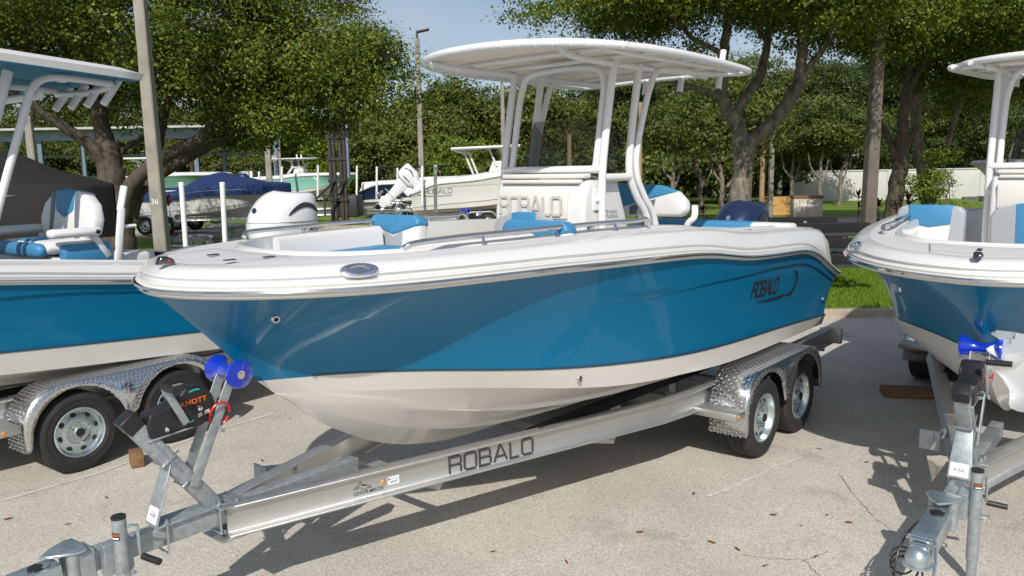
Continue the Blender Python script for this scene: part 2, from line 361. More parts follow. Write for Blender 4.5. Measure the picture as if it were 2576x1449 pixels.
# worn parking line strokes and cracks, each sheet a few mm above the ground
def strip(name, pts, w, z, m, jit=0):
    b = MB(); P = [Vector((x, y, 0)) for x, y in pts]; L, R = [], []
    for i, p in enumerate(P):
        t = (P[min(i+1, len(P)-1)]-P[max(i-1, 0)]).normalized(); n = Vector((-t.y, t.x, 0)); ww = w*(1+random.uniform(-jit, jit))
        L.append(p+n*ww/2); R.append(p-n*ww/2)
    vs = [(p.x, p.y, z) for p in L+R]; m_ = len(P); b.add(vs, [(m_+i, m_+i+1, i+1, i) for i in range(m_-1)])
    o = b.build(name, m, smooth=False); o['kind'] = 'structure'; return o
def gp(x, y):
    p = at(x, y, 1.0); d = p-Vector((0, 0, CAM_H)); q = Vector((0, 0, CAM_H))+d*(-CAM_H/d.z); return (q.x, q.y)
def wig(pts, n, a):
    out = []
    for (x0, y0), (x1, y1) in zip(pts[:-1], pts[1:]):
        for k in range(n):
            t = k/n; out.append((x0+(x1-x0)*t+random.uniform(-a, a), y0+(y1-y0)*t+random.uniform(-a, a)))
    return out+[pts[-1]]
strip('parking_line', [gp(0, 1262), gp(250, 1190), gp(520, 1090), gp(690, 1040)], .035, .004, M['line'], .5)
strip('parking_line', wig([gp(1780, 1250), gp(1850, 1222), gp(1930, 1184), gp(2020, 1150)], 5, .006), .035, .004, M['line'], .5)
strip('ground_crack', wig([gp(1870, 1396), gp(1950, 1408), gp(2035, 1410), gp(2085, 1385)], 9, .012), .005, .004, M['crack'], .9)
strip('ground_crack', wig([gp(2020, 1408), gp(2060, 1449), gp(2100, 1520)], 7, .012), .005, .004, M['crack'], .9)
strip('ground_crack', wig([gp(2110, 1195), gp(2160, 1260), gp(2210, 1310), gp(2250, 1340)], 9, .012), .005, .004, M['crack'], .9)

# grass blades on the strip beside the kerb, nearest part of the lawn
def blades(name, x0, x1, y0, y1, n, h, z=.1):
    P = np.stack([rng.uniform(x0, x1, n), rng.uniform(y0, y1, n), np.full(n, z)], 1)
    a = rng.uniform(0, 2*np.pi, n); w = .007; hh = h*rng.uniform(.5, 1.3, n); ln = rng.normal(0, .4, (n, 2))*hh[:, None]
    d = np.stack([np.cos(a)*w, np.sin(a)*w, np.zeros(n)], 1); tip = P + np.concatenate([ln, hh[:, None]], 1)
    V = np.stack([P-d, P+d, tip], 1).reshape(-1, 3); F = np.arange(3*n).reshape(-1, 3)
    me = bpy.data.meshes.new(name); me.from_pydata(V.tolist(), [], F.tolist()); me.materials.append(M['grassb'])
    o = bpy.data.objects.new(name, me); COL.objects.link(o); return o
o = blades('grass', 4.2, 8.6, KY+.10, 17.5, 42000, .07)
tag(o, 'short green mown grass growing behind the kerb', 'grass', kind='stuff')
o = blades('grass', -12.5, -4.5, 18.5, 28.5, 26000, .08)
tag(o, 'mown green grass around the concrete picnic table', 'grass', kind='stuff')

# walls
def block_wall(name, label, x0, x1, y, h, m, n, yb=None):
    e = empty(name, label, 'wall', (x0, y, 0)); w = (x1-x0)/n; yb = y if yb is None else yb; dy = (yb-y)/n
    for i in range(n):
        b = MB(); b.box((w*(i+.5), dy*(i+.5), h/2), (w-.03, .2, h)); p = b.build('panel', m, e, smooth=False, bev=.01)
    b = MB()
    for i in range(n+1): b.box((w*i, dy*i, h/2+.02), (.28, .28, h+.06))
    b.build('pier', m, e, smooth=False)
    b = MB(); b.bar((0, 0, h+.04), (w*n, dy*n, h+.04), .3, .07); b.build('coping', m, e, smooth=False)
    return e
block_wall('boundary_wall', 'long white boundary wall behind the lawn at the right', 17.0, 42, 48, 1.85, M['wall'], 9)
block_wall('boundary_fence', 'grey panel fence beyond the parked trailers in the middle', -6, 6.5, 60, 1.7, M['greywall'], 6)
# ------------------------------------------------------------------ lettering
STROKES = {
 'R': ([[(0,0),(0,1),(.62,1),(.74,.88),(.74,.62),(.62,.50),(0,.50)], [(.60,.50),(.74,.38),(.74,0)]], .74),
 'O': ([[(.12,0),(.64,0),(.76,.12),(.76,.88),(.64,1),(.12,1),(0,.88),(0,.12)]], .76),
 'B': ([[(.0,.5),(0,1),(.60,1),(.70,.90),(.70,.60),(.60,.51),(0,.51)], [(.60,.51),(.74,.41),(.74,.10),(.62,0),(0,0),(0,.51)]], .74),
 'A': ([[(0,0),(.40,1),(.50,1),(.90,0)], [(.17,.32),(.74,.32)]], .90),
 'L': ([[(0,1),(0,0),(.60,0)]], .60)}
def robalo(mb, fn, h, w, d=.004, gap=.22, xs=1.0):
    x = 0
    for ch in 'ROBALO':
        st, wd = STROKES[ch]
        for pl in st:
            mb.ribbon([((x+a*xs)*h, b*h) for a, b in pl], w, fn, d, closed=(ch == 'O'))
        x += (wd+gap)*xs
    return x*h
_txt = {}
def text_mesh(body, bold=False):
    if body in _txt: return _txt[body]
    cu = bpy.data.curves.new('t', 'FONT'); cu.body = body; cu.size = 1.0; cu.resolution_u = 3
    if bold: cu.offset = .018
    o = bpy.data.objects.new('t', cu); COL.objects.link(o); dg = bpy.context.evaluated_depsgraph_get(); dg.update()
    me = o.evaluated_get(dg).to_mesh(); vs = [(v.co.x, v.co.y) for v in me.vertices]; fs = [tuple(p.vertices) for p in me.polygons]
    bpy.data.objects.remove(o); bpy.data.curves.remove(cu); _txt[body] = (vs, fs); return vs, fs
def text(mb, body, fn, h, d=.002, bold=False, center=False, xs=1.0):
    vs, fs = text_mesh(body, bold)
    if not vs: return
    x0 = min(a for a, b in vs); x1 = max(a for a, b in vs); y0 = min(b for a, b in vs); y1 = max(b for a, b in vs); k = h/(y1-y0)
    sh = (x0+x1)/2 if center else x0
    mb.add([fn((a-sh)*k*xs, (b-y0)*k, d) for a, b in vs], fs)
def plane_fn(o, U, V):
    o, U, V = Vector(o), Vector(U).normalized(), Vector(V).normalized(); N = U.cross(V).normalized()
    return lambda u, v, d: o+U*u+V*v+N*d

# ------------------------------------------------------------------ boats
def pchip(xs, ys):
    xs = np.array(xs, float); ys = np.array(ys, float); h = np.diff(xs); dl = np.diff(ys)/h; m = np.zeros(len(xs))
    for i in range(1, len(xs)-1):
        if dl[i-1]*dl[i] > 0:
            w1 = 2*h[i]+h[i-1]; w2 = h[i]+2*h[i-1]; m[i] = (w1+w2)/(w1/dl[i-1]+w2/dl[i])
    m[0], m[-1] = dl[0], dl[-1]
    def f(x):
        x = min(max(x, xs[0]), xs[-1]); i = min(int(np.searchsorted(xs, x, side='right'))-1, len(xs)-2); t = (x-xs[i])/h[i]
        return float((2*t**3-3*t*t+1)*ys[i]+(t**3-2*t*t+t)*h[i]*m[i]+(-2*t**3+3*t*t)*ys[i+1]+(t**3-t*t)*h[i]*m[i+1])
    return f
def sq(xs, ys):
    g = pchip([math.sqrt(max(0, x)) for x in xs], ys); return lambda s: g(math.sqrt(max(0, s)))

MAIN = dict(L=6.2,
 hb=sq([0, .02, .08, .2, .4, .7, 1.1, 1.6, 2.2, 3, 4, 5, 6.2], [0, .16, .34, .54, .73, .90, 1.02, 1.11, 1.17, 1.21, 1.22, 1.21, 1.18]),
 zr=pchip([0, .3, 1, 1.7, 2.2, 3.04, 3.42, 3.73, 4.07, 4.585, 5.33, 5.52, 5.72, 6.04, 6.2], [1.80, 1.808, 1.807, 1.803, 1.789, 1.761, 1.739, 1.697, 1.653, 1.627, 1.60, 1.573, 1.475, 1.347, 1.297]),
 zt=pchip([0, .6, 1.6, 2.4, 3.3, 3.58, 3.79, 4.0, 4.3, 5.07, 5.95, 6.2], [1.918, 1.928, 1.934, 1.936, 1.915, 1.899, 1.881, 1.852, 1.823, 1.79, 1.735, 1.33]),
 bb=pchip([.6, .8, 1.1, 1.5, 2.2, 3.2, 4.5, 6.2], [0, .19, .45, .73, .95, 1.07, 1.1, 1.08]),
 zb=pchip([.6, .80, .95, 1.13, 1.4, 1.73, 2.03, 2.36, 2.76, 3.3, 4.03, 4.92, 6.2], [1.245, 1.258, 1.263, 1.260, 1.238, 1.192, 1.149, 1.108, 1.066, 1.011, .968, .940, .875]),
 cc=pchip([.70, .85, 1.1, 1.4, 1.7, 2.2, 3.2, 4.5, 6.2], [0, .145, .37, .58, .73, .9, 1.04, 1.07, 1.05]),
 zc=pchip([.70, 1.1, 1.68, 2.0, 2.8, 3.38, 4.1, 4.98, 6.2], [1.155, 1.145, 1.09, 1.030, .906, .863, .807, .795, .78]),
 zk=pchip([.70, .77, .97, 1.19, 1.435, 1.735, 2.1, 3.0, 6.2], [1.155, 1.10, .925, .788, .663, .573, .517, .49, .475]),
 s0=.6, c0=.70, ci0=.68, ciL=5.45,
 ci=sq([0, .01, .04, .1, .25, .45, .9, 1.6, 2.5, 4.8], [0, .15, .30, .45, .60, .70, .78, .83, .86, .86]))
NST = 64
M['step_shade'] = mat('step_shade_paint', (.02, .055, .09), .25, coat=.4)  # dark colour for the shading under the blue side's lower step
def gfun(i): return (i/NST)**1.75
def offset_curve(P, d, dz):
    """move a plan polyline (starting on the centreline) inwards by d"""
    out = []
    for i, p in enumerate(P):
        if i == 0: out.append((p[0]+d, 0, p[2]+dz[i])); continue
        a = P[i-1]; b = P[min(i+1, len(P)-1)]; tx, ty = b[0]-a[0], b[1]-a[1]; l = math.hypot(tx, ty)
        nx, ny = ty/l, -tx/l
        out.append((p[0]+nx*d, max(.001, p[1]+ny*d), p[2]+dz[i]))
    return out
def side_rows(mb, rows, close_center=False):
    """rows: lists of (st, off, z); build both sides (port is -y)"""
    for sg in (-1, 1):
        R = [[(s, sg*o, z) for s, o, z in r] for r in rows]
        if sg == 1: R = R[::-1]
        mb.loft(R, closed=False, caps=False)
def flare(s): return 1.55+1.0*sm(3.6, .8, s) if False else 1.55+.95*(1-sm(.8, 3.6, s))
def knuck(s): return .64+.19*sm(3.0, 4.8, s)
def hull_off(A, s, z):
    zb, zr = A['zb'](s), A['zr'](s); t = max(0, min(1, (z-zb)/(zr-zb))); b, r = A['bb'](s), A['hb'](s)
    return b+(r-b)*t**flare(s)-.014*sm(2.2, 4.2, s)*(1 if t < knuck(s) else 0)

def fair(P, n):
    """fair a longitudinal hull line"""
    P = [list(p) for p in P]
    for _ in range(n):
        Q = [p[:] for p in P]
        for i in range(2, len(P)-2):
            h0 = P[i][0]-P[i-1][0]; h1 = P[i+1][0]-P[i][0]; w = h1/(h0+h1)
            for k in (1, 2): Q[i][k] = .5*P[i][k]+.5*(P[i-1][k]*w+P[i+1][k]*(1-w))
        P = Q
    return [tuple(p) for p in P]
def build_hull(e, A, side='blue', logo=True):
    L = A['L']; G = [gfun(i) for i in range(NST+1)]
    rs = lambda g: .085+(L-.085)*g
    rail = [(rs(g), A['hb'](L*g), A['zr'](rs(g))) for g in G]
    bnd = []
    for g in G:
        s = A['s0']+(L-A['s0'])*g; bnd.append((s, A['bb'](s), A['zb'](s)))
    bnd = fair(bnd, 14); rail = fair(rail, 3)
    rows = []
    for t0 in (0, .12, .25, .4, .52, .62, .68, .687, .76, .85, .93, 1):
        row = []
        for i in range(NST+1):
            b, r = bnd[i], rail[i]; tk = knuck(b[0]); t = t0*tk/.68 if t0 <= .68 else tk+(t0-.68)*(1-tk)/.32; s = b[0]+(r[0]-b[0])*t
            o = b[1]+(r[1]-b[1])*t**flare(s) - (.014*sm(2.2, 4.2, s) if t0 < .682 else 0)
            row.append((s, max(0, o) if i else 0, b[2]+(r[2]-b[2])*t))
        rows.append(row)
    mb = MB(); side_rows(mb, rows)
    tr = [(r[-1][0], r[-1][1], r[-1][2]) for r in rows]
    mb.add([(s, -o, z) for s, o, z in tr]+[(s, o, z) for s, o, z in tr[::-1]], [tuple(range(2*len(tr)))])
    mb.build('hull_side', M[side], e, ang=30)
    ch = []; kl = []
    for g in G:
        s = A['c0']+(L-A['c0'])*g; ch.append((s, A['cc'](s), A['zc'](s))); kl.append((s, 0, A['zk'](s)))
    ch = fair(ch, 14); kl = fair(kl, 4)
    mb = MB(); side_rows(mb, [[(c[0]+(b[0]-c[0])*t, c[1]+(b[1]-c[1])*t, c[2]+(b[2]-c[2])*t) for c, b in zip(ch, bnd)] for t in (0, .5, 1)])
    mb.build('boot_band', M['bottom'], e)
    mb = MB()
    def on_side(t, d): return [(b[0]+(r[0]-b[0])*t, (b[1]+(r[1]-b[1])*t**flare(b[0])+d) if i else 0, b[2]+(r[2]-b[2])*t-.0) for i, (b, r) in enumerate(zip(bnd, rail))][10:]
    side_rows(mb, [on_side(.0, -.002), on_side(.002, .004), on_side(.024, .004), on_side(.026, -.016)]); mb.build('step_shade_strip', M['step_shade'], e)  # shade line of the hull step, painted as a thin dark strip
    rows = []
    for t, dz, f in ((0, 0, 1), (.05, .004, 1), (.30, 0, 1), (.315, -.022, 1), (.36, .0, 1), (.62, 0, 1), (.635, -.02, 1), (.68, 0, 1), (.9, 0, 1), (1, 0, 1)):
        rows.append([(c[0]+(k[0]-c[0])*t, c[1]*(1-t), c[2]+(k[2]-c[2])*t+dz*sm(1.2, 2.2, c[0])-.02*math.sin(t*math.pi)*(1-sm(1.2, 3.0, c[0]))*min(1, i/10)) for i, (c, k) in enumerate(zip(ch, kl))])
    mb = MB(); side_rows(mb, rows)
    tr = [r[-1] for r in rows]; trb = [(bnd[-1])] + tr
    mb.add([(s-.002, -o, z) for s, o, z in trb]+[(s-.002, o, z) for s, o, z in trb[::-1]], [tuple(range(2*len(trb)))])
    mb.build('hull_bottom', M['bottom'], e, ang=25)
    # rub rail with steel insert
    dz0 = [0]*(NST+1)
    def rr(d, dz): return offset_curve(rail, d, [dz]*(NST+1))
    mb = MB()
    prof = [(.012, .022), (-.016, .020), (-.020, .004), (-.020, -.014), (-.006, -.026), (.012, -.026)]
    side_rows(mb, [rr(d, z) for d, z in prof]); ro = mb.build('rub_rail', M['liner'], e)
    mb = MB(); prof = [(-.012, .019), (-.029, .016), (-.034, .006), (-.030, -.004), (-.015, -.006)]
    side_rows(mb, [rr(d, z) for d, z in prof]); mb.build('steel_insert', M['steel'], ro)
    # gunwale and deck
    zt = [A['zt'](p[0]) for p in rail]; H = [max(.015, a-p[2]) for a, p in zip(zt, rail)]
    def dr(d, fr): return offset_curve(rail, d, [f for f in fr])
    r0 = dr(.0, [min(.02, .2*h) for h in H]); r1 = dr(-.010, [min(.035, .3*h) for h in H]); r1b = dr(-.006, [min(.042, .35*h) for h in H]); r2 = dr(.024, [min(.047, .40*h) for h in H]); r2b = dr(.026, [min(.055, .46*h) for h in H])
    r3 = dr(.012, [min(.070, .58*h) for h in H]); r3b = dr(.046, [.86*h for h in H]); r4 = dr(.078, [.965*h for h in H]); r5 = dr(.135, H)
    inn = []
    for g in G:
        s = A['ci0']+(A['ciL']-A['ci0'])*g; inn.append((s, A['ci'](s-A['ci0']), A['zt'](s)))
    mid = lambda t: [(a[0]+(b[0]-a[0])*t, a[1]+(b[1]-a[1])*t, a[2]+(b[2]-a[2])*t+.012*math.sin(math.pi*t)) for a, b in zip(r5, inn)]
    i1 = offset_curve(inn, .02, [.022]*(NST+1)); i2 = offset_curve(inn, .05, [.018]*(NST+1)); i3 = offset_curve(inn, .062, [-.06]*(NST+1)); i4 = offset_curve(inn, .09, [-.26-.30*sm(1.2, 2.4, p[0]) for p in inn])
    mb = MB(); side_rows(mb, [r0, r1, r1b, r2, r2b, r3, r3b, r4, r5]); mb.build('gunwale', M['white'], e, ang=50)
    mb = MB(); side_rows(mb, [r5, mid(.2), mid(.5), mid(.85), inn]); mb.build('deck', M['nonskid'], e, ang=50)
    mb = MB(); side_rows(mb, [inn, i1, i2, i3]); mb.build('coaming', M['white'], e, ang=60)
    mb = MB(); side_rows(mb, [i3, i4, [(s, 0, z) for s, o, z in i4]])
    sA = A['ciL']-.02
    mb.box((sA, 0, A['zt'](sA)-.35), (.04, 1.7, .5)); mb.build('cockpit_liner', M['liner'], e, ang=40)
    # stern deck and transom cap
    mb = MB(); zs = A['zt'](L-.3); w = A['hb'](L)-.2
    mb.box(((A['ciL']+L-.1)/2, 0, zs-.06), (L-.1-A['ciL'], 2*w, .12)); mb.box((L-.12, 0, zs-.3), (.1, 2*w, .5)); mb.build('stern_deck', M['white'], e, smooth=False, bev=.03)
    return dict(rail=rail, inn=inn, r5=r5)

def cushion(e, name, m, poly, o, U, V, th, bev=.03):
    b = MB(); b.prism(poly, o, U, V, 0, th); return b.build(name, m, e, smooth=False, bev=bev, segs=3)
def arch(w, h, r, n=6):
    """rounded-top rectangle polygon centred on u"""
    P = [(-w/2, 0), (w/2, 0)]
    for k in range(n+1):
        a = k/n*math.pi/2; P.append((w/2-r+r*math.cos(a), h-r+r*math.sin(a)))
    for k in range(n+1):
        a = math.pi/2+k/n*math.pi/2; P.append((-w/2+r+r*math.cos(a), h-r+r*math.sin(a)))
    return P

def seat_back(e, st, off, z, w, h, style=0, lean=.10):
    """upholstered backrest facing the bow: white body, blue yoke, grey centre"""
    U = (0, -1, 0); V = (lean, 0, 1); o = (st, -off, z)
    body = cushion(e, 'backrest', M['vwhite'] if style != 2 else M['vgrey'], arch(w, h, .07), o, U, V, .10, .025)
    fn0 = plane_fn(o, U, V); 
    def face(nm, poly, m, d):
        b = MB(); b.add([fn0(u, v, d) for u, v in poly], [tuple(range(len(poly)))]); b.build(nm, m, body, smooth=False)
    d = .1015
    A_ = None
    if style == 0:
        mb = MB(); cap = arch(w+.012, h+.008, .075); cut = h*.77
        P = [(-w/2-.006, cut+.03), (0, cut-.045), (w/2+.006, cut+.03)] + [p for p in cap if p[1] > cut+.04]
        mb.prism(P, o, U, V, -.008, .108); mb.build('blue_yoke', M['vblue'], body, smooth=False, bev=.02, segs=3)
        face('centre_panel', [(-w*.20, .0), (w*.20, .0), (w*.20, cut-.005), (0, cut-.05), (-w*.20, cut-.005)], M['vgrey'], d)
    elif style == 1:   # blue bolster cap over white
        mb = MB(); cap = arch(w+.012, h+.008, .09); cut = h*.45
        P = [(-w/2-.006, cut), (0, cut-.05), (w/2+.006, cut)] + [p for p in cap if p[1] > cut+.01]
        mb.prism(P, o, U, V, -.008, .108); mb.build('blue_yoke', M['vblue'], body, smooth=False, bev=.02, segs=3)
    elif style == 2:   # grey sides, white centre with blue top
        for nm, m_, P in (('white_centre', 'vwhite', [(-w*.28, -.004), (w*.28, -.004), (w*.31, h*.60), (0, h*.53), (-w*.31, h*.60)]), ('blue_top', 'vblue', [(-w*.312, h*.605), (0, h*.535), (w*.312, h*.605), (w*.33, h+.006), (-w*.33, h+.006)])):
            mb = MB(); mb.prism(P, o, U, V, -.006, .107); mb.build(nm, M[m_], body, smooth=False, bev=.014)
    return body

def soft_top(e, z=3.13, w=.93, s0=2.33, s1=4.9):
    def crown(s, o): return z+.03*(1-(o/w)**2)-.02*((s-3.5)/1.4)**2
    plan = [(s1, 0), (s1, w*.6), (s1-.03, w*.85), (s1-.16, w*.93), (s1-.5, w*.97), (3.7, w), (3.2, w*.985), (s0+.50, w*.90), (s0+.24, w*.74), (s0+.08, w*.5), (s0, w*.22), (s0-.01, 0)]
    plan = plan + [(a, -b) for a, b in plan[-2:0:-1]]
    ring = [Vector((p.x, -p.y, crown(p.x, p.y))) for p in cr_path([(a, b, 0) for a, b in plan], 5, True)]
    mb = MB(); mb.tube(ring, .027, 10, closed=True); t = mb.build('t_top', M['powder'], e); ro = t
    mb = MB(); n = len(ring); acc = 0
    for i in range(n):
        a, b = ring[i], ring[(i+1) % n]; acc += (b-a).length
        if acc > .105:
            acc = 0; d = (b-a).normalized(); q = a+(b-a)*.5; mb.tube([q-d*.004, q+d*.004], .0295, 8, cap=False)
    mb.build('lacing', M['paper'], ro)['kind'] = 'stuff'
    mb = MB(); c = Vector((3.5, 0, 0)); inner = []
    for k in (.965, .7, .4, .12):
        inner.append([(c.x+(p.x-c.x)*k, p.y*k, crown(c.x+(p.x-c.x)*k, p.y*k)+.004) for p in ring])
    mb.loft(inner, closed=True, caps=False); mb.add(inner[-1], [tuple(range(n))]); mb.build('canvas', M['canvas'], t, solid=.008)
    def tb(name, pts, r=.024, k=5): 
        b = MB(); b.tube(cr_path([(s, -o, q) for s, o, q in pts], k), r, 10); return b.build(name, M['powder'], t)
    for sg in (1, -1):
        tb('leg', [(3.20, .47*sg, 1.35), (3.20, .47*sg, 1.95), (3.205, .47*sg, 2.33), (3.28, .47*sg, 2.75), (3.36, .47*sg, z-.01)], .030)
        tb('leg', [(3.84, .50*sg, 1.35), (3.80, .50*sg, 1.9), (3.66, .48*sg, 2.12), (3.57, .47*sg, 2.30), (3.585, .47*sg, 2.55), (3.70, .47*sg, z-.02)], .030)
        tb('leg', [(3.92, .52*sg, 1.35), (3.875, .52*sg, 1.9), (3.73, .50*sg, 2.13), (3.64, .49*sg, 2.30), (3.66, .49*sg, 2.55), (3.86, .50*sg, z-.10), (4.05, .53*sg, z-.035), (4.4, .55*sg, z-.03), (4.72, .50*sg, z-.035)], .026)
        tb('side_rail', [(3.20, .47*sg, 2.275), (3.57, .47*sg, 2.275)], .030, 2)
        tb('roof_runner', [(s0+.16, .60*sg, z+.005), (s0+.36, .52*sg, z-.03), (3.0, .48*sg, z-.04), (3.8, .48*sg, z-.04), (4.3, .55*sg, z-.035), (4.86, .62*sg, z-.01)], .022)
        tb('outer_runner', [(s0+.36, .76*sg, z+.0), (s0+.6, .74*sg, z-.015), (3.5, .74*sg, z-.015), (4.86, .74*sg, z-.01)], .016)
    tb('front_bar', [(3.20, -.47, 2.335), (3.20, .47, 2.335)], .030, 2)
    tb('arch_tube', [(3.215, -.40, 2.335), (3.30, -.40, 2.75), (3.35, -.385, 2.98), (3.36, -.30, z-.055), (3.37, 0, z-.03), (3.36, .30, z-.055), (3.35, .385, 2.98), (3.30, .40, 2.75), (3.215, .40, 2.335)], .027)
    for s in (s0+.55, 3.3, 3.85, 4.4): tb('cross_tube', [(s, -w*.96, z), (s, -.4, z+.0), (s, .4, z), (s, w*.96, z)], .018)
    for o in (-.55, -.18, .18, .55):
        b = MB(); b.tube([(4.86, -o, z-.13), (4.95, -o, z+.20)], .027, 10); q = b.build('rod_holder', M['powder'], t)
        b = MB(); b.tube([(4.859, -o, z-.134), (4.862, -o, z-.128)], .020, 10); b.build('socket', M['black'], q)
    return t

M['letter'] = mat('moulded_lettering', (.50, .495, .48), .35)  # greyer than the white console, standing in for the letters' relief shading
def console(e, z0=1.38, zt=2.26, text_=True):
    b = MB(); b.prism([(3.03, z0), (3.03, 2.03), (3.05, 2.15), (3.08, zt-.03), (3.12, zt), (3.48, zt), (3.60, 1.97), (3.76, 1.55), (3.76, z0)], (0, 0, 0), (1, 0, 0), (0, 0, 1), -.43, .43)
    c = b.build('console', M['white'], e, smooth=False, bev=.035, segs=3)
    b = MB(); b.box((3.03, .045, 2.085), (.03, .66, .22)); b.build('nameplate_panel', M['liner'], c, smooth=False, bev=.012)
    b = MB(); b.box((3.13, 0, zt+.03), (.10, .78, .035)); b.box((3.08, .0, zt-.01), (.06, .74, .03)); b.build('dash_shelf', M['liner'], c, smooth=False, bev=.01)
    if text_:
        b = MB(); fn = plane_fn((3.0145, .345, 2.01), (0, -1, 0), (0, 0, 1)); robalo(b, fn, .128, .019, .014, gap=.16, xs=.86); b.build('raised_lettering', M['letter'], c, smooth=False)
    # smoked windscreen, three panes
    def pane(P, nm='pane', w=None):
        m_ = MB(); m_.add([(s, -o, z) for s, o, z in P], [tuple(range(len(P)))]); return m_.build(nm, M['smoke'], w or e, smooth=False)
    w = pane([(3.22, -.33, zt+.03), (3.22, .33, zt+.03), (3.38, .30, 2.715), (3.38, -.30, 2.715)], 'windscreen')
    for sg in (1, -1): pane([(3.222, .332*sg, zt+.03), (3.55, .41*sg, zt+.03), (3.62, .39*sg, 2.60), (3.382, .302*sg, 2.715)], 'pane', w)
    b = MB(); b.tube([(3.22, .34, zt+.03), (3.22, -.34, zt+.03)], .009, 6); b.build('windscreen_base', M['black'], w)
    # grab rail bracket on port side, model plate, vent
    for sg in (1, -1):
        b = MB(); b.box((3.16, -.437*sg, 2.12), (.05, .02, .16)); b.tube([(3.16, -.43*sg, 2.12), (3.20, -.47*sg, 2.12)], .030, 10); b.build('leg_bracket', M['powder'], c, bev=.004)
    b = MB(); b.box((3.10, -.436, 1.88), (.075, .01, .11)); g = b.build('switch_plate', M['dchrome'], c, smooth=False, bev=.004)
    b = MB(); b.box((3.10, -.4435, 1.88), (.045, .004, .085)); b.box((3.10, -.4475, 1.88), (.012, .004, .07)); b.build('latch', M['steel'], g, smooth=False, bev=.002)
    if text_:
        b = MB(); text(b, 'R202', plane_fn((3.30, -.4335, 1.985), (1, 0, 0), (-.15, 0, 1)), .05, .006, bold=True, xs=1.15); b.build('model_badge', M['chrome'], c, smooth=False)
    b = MB(); b.lathe([(.0, 0), (.17, 0), (.17, .02), (.15, .02), (.15, .0)], (3.62, 0, 2.15), (-.75, 0, .65), 24); b.build('steering_wheel', M['steel'], c)
    # front cushion of the console
    cu = cushion(c, 'seat_back', M['vgrey'], [(-.30, 0), (.30, 0), (.31, .26), (.27, .33), (.12, .375), (-.12, .375), (-.27, .33), (-.31, .26)], (3.03, .10, 1.645), (0, -1, 0), (.02, 0, 1), .05, .02)
    b = MB(); b.prism([(-.115, 0), (.115, 0), (.125, .372), (.06, .380), (-.06, .380), (-.125, .372)], (3.03, .10, 1.646), (0, -1, 0), (.02, 0, 1), .0, .053); b.build('blue_panel', M['vblue'], cu, smooth=False, bev=.012)
    cu = cushion(c, 'seat_base', M['vwhite'], [(-.32, 0), (.32, 0), (.30, .42), (-.30, .42)], (3.0, .10, 1.54), (0, -1, 0), (-1, 0, 0), .10, .03)
    return c

def helm_seat(e, st=4.30, z0=1.30):
    b = MB(); b.box((st-.10, 0, (z0+1.72)/2), (.42, .84, 1.72-z0)); h = b.build('helm_seat', M['white'], e, smooth=False, bev=.03)
    b = MB(); b.box((st-.12, 0, 1.77), (.46, 1.0, .10)); b.build('seat_cushion', M['vwhite'], h, smooth=False, bev=.04, segs=3)
    U, V = (0, -1, 0), (.10, 0, 1); o = (st, 0, 1.93)
    P = [(-.56, .0), (.56, .0), (.61, .05), (.60, .13), (.52, .205), (.36, .25), (0, .265), (-.36, .25), (-.52, .205), (-.60, .13), (-.61, .05)]
    bk = cushion(h, 'backrest', M['vwhite'], P, o, U, V, .11, .03)
    fn = plane_fn(o, U, V)
    b = MB(); b.prism([(-.53, .20), (0, .065), (.53, .20), (.37, .256), (0, .272), (-.37, .256)], o, U, V, -.006, .116); b.build('blue_yoke', M['vblue'], bk, smooth=False, bev=.015)
    for sg in (1, -1):
        b = MB(); b.add([fn(u*sg, v, .1125) for u, v in [(.08, .006), (.30, .006), (.33, .14), (.08, .078)]], [(0, 1, 2, 3)]); b.build('grey_panel', M['vdgrey'], bk, smooth=False)
        b = MB(); b.tube(cr_path([(st+.02, .63*sg, 2.02), (st-.01, .64*sg, 1.93), (st-.02, .58*sg, 1.85), (st-.02, .57*sg, 1.6), (st-.02, .57*sg, z0)], 4), .028, 10); b.build('frame_tube', M['powder'], h)
    return h

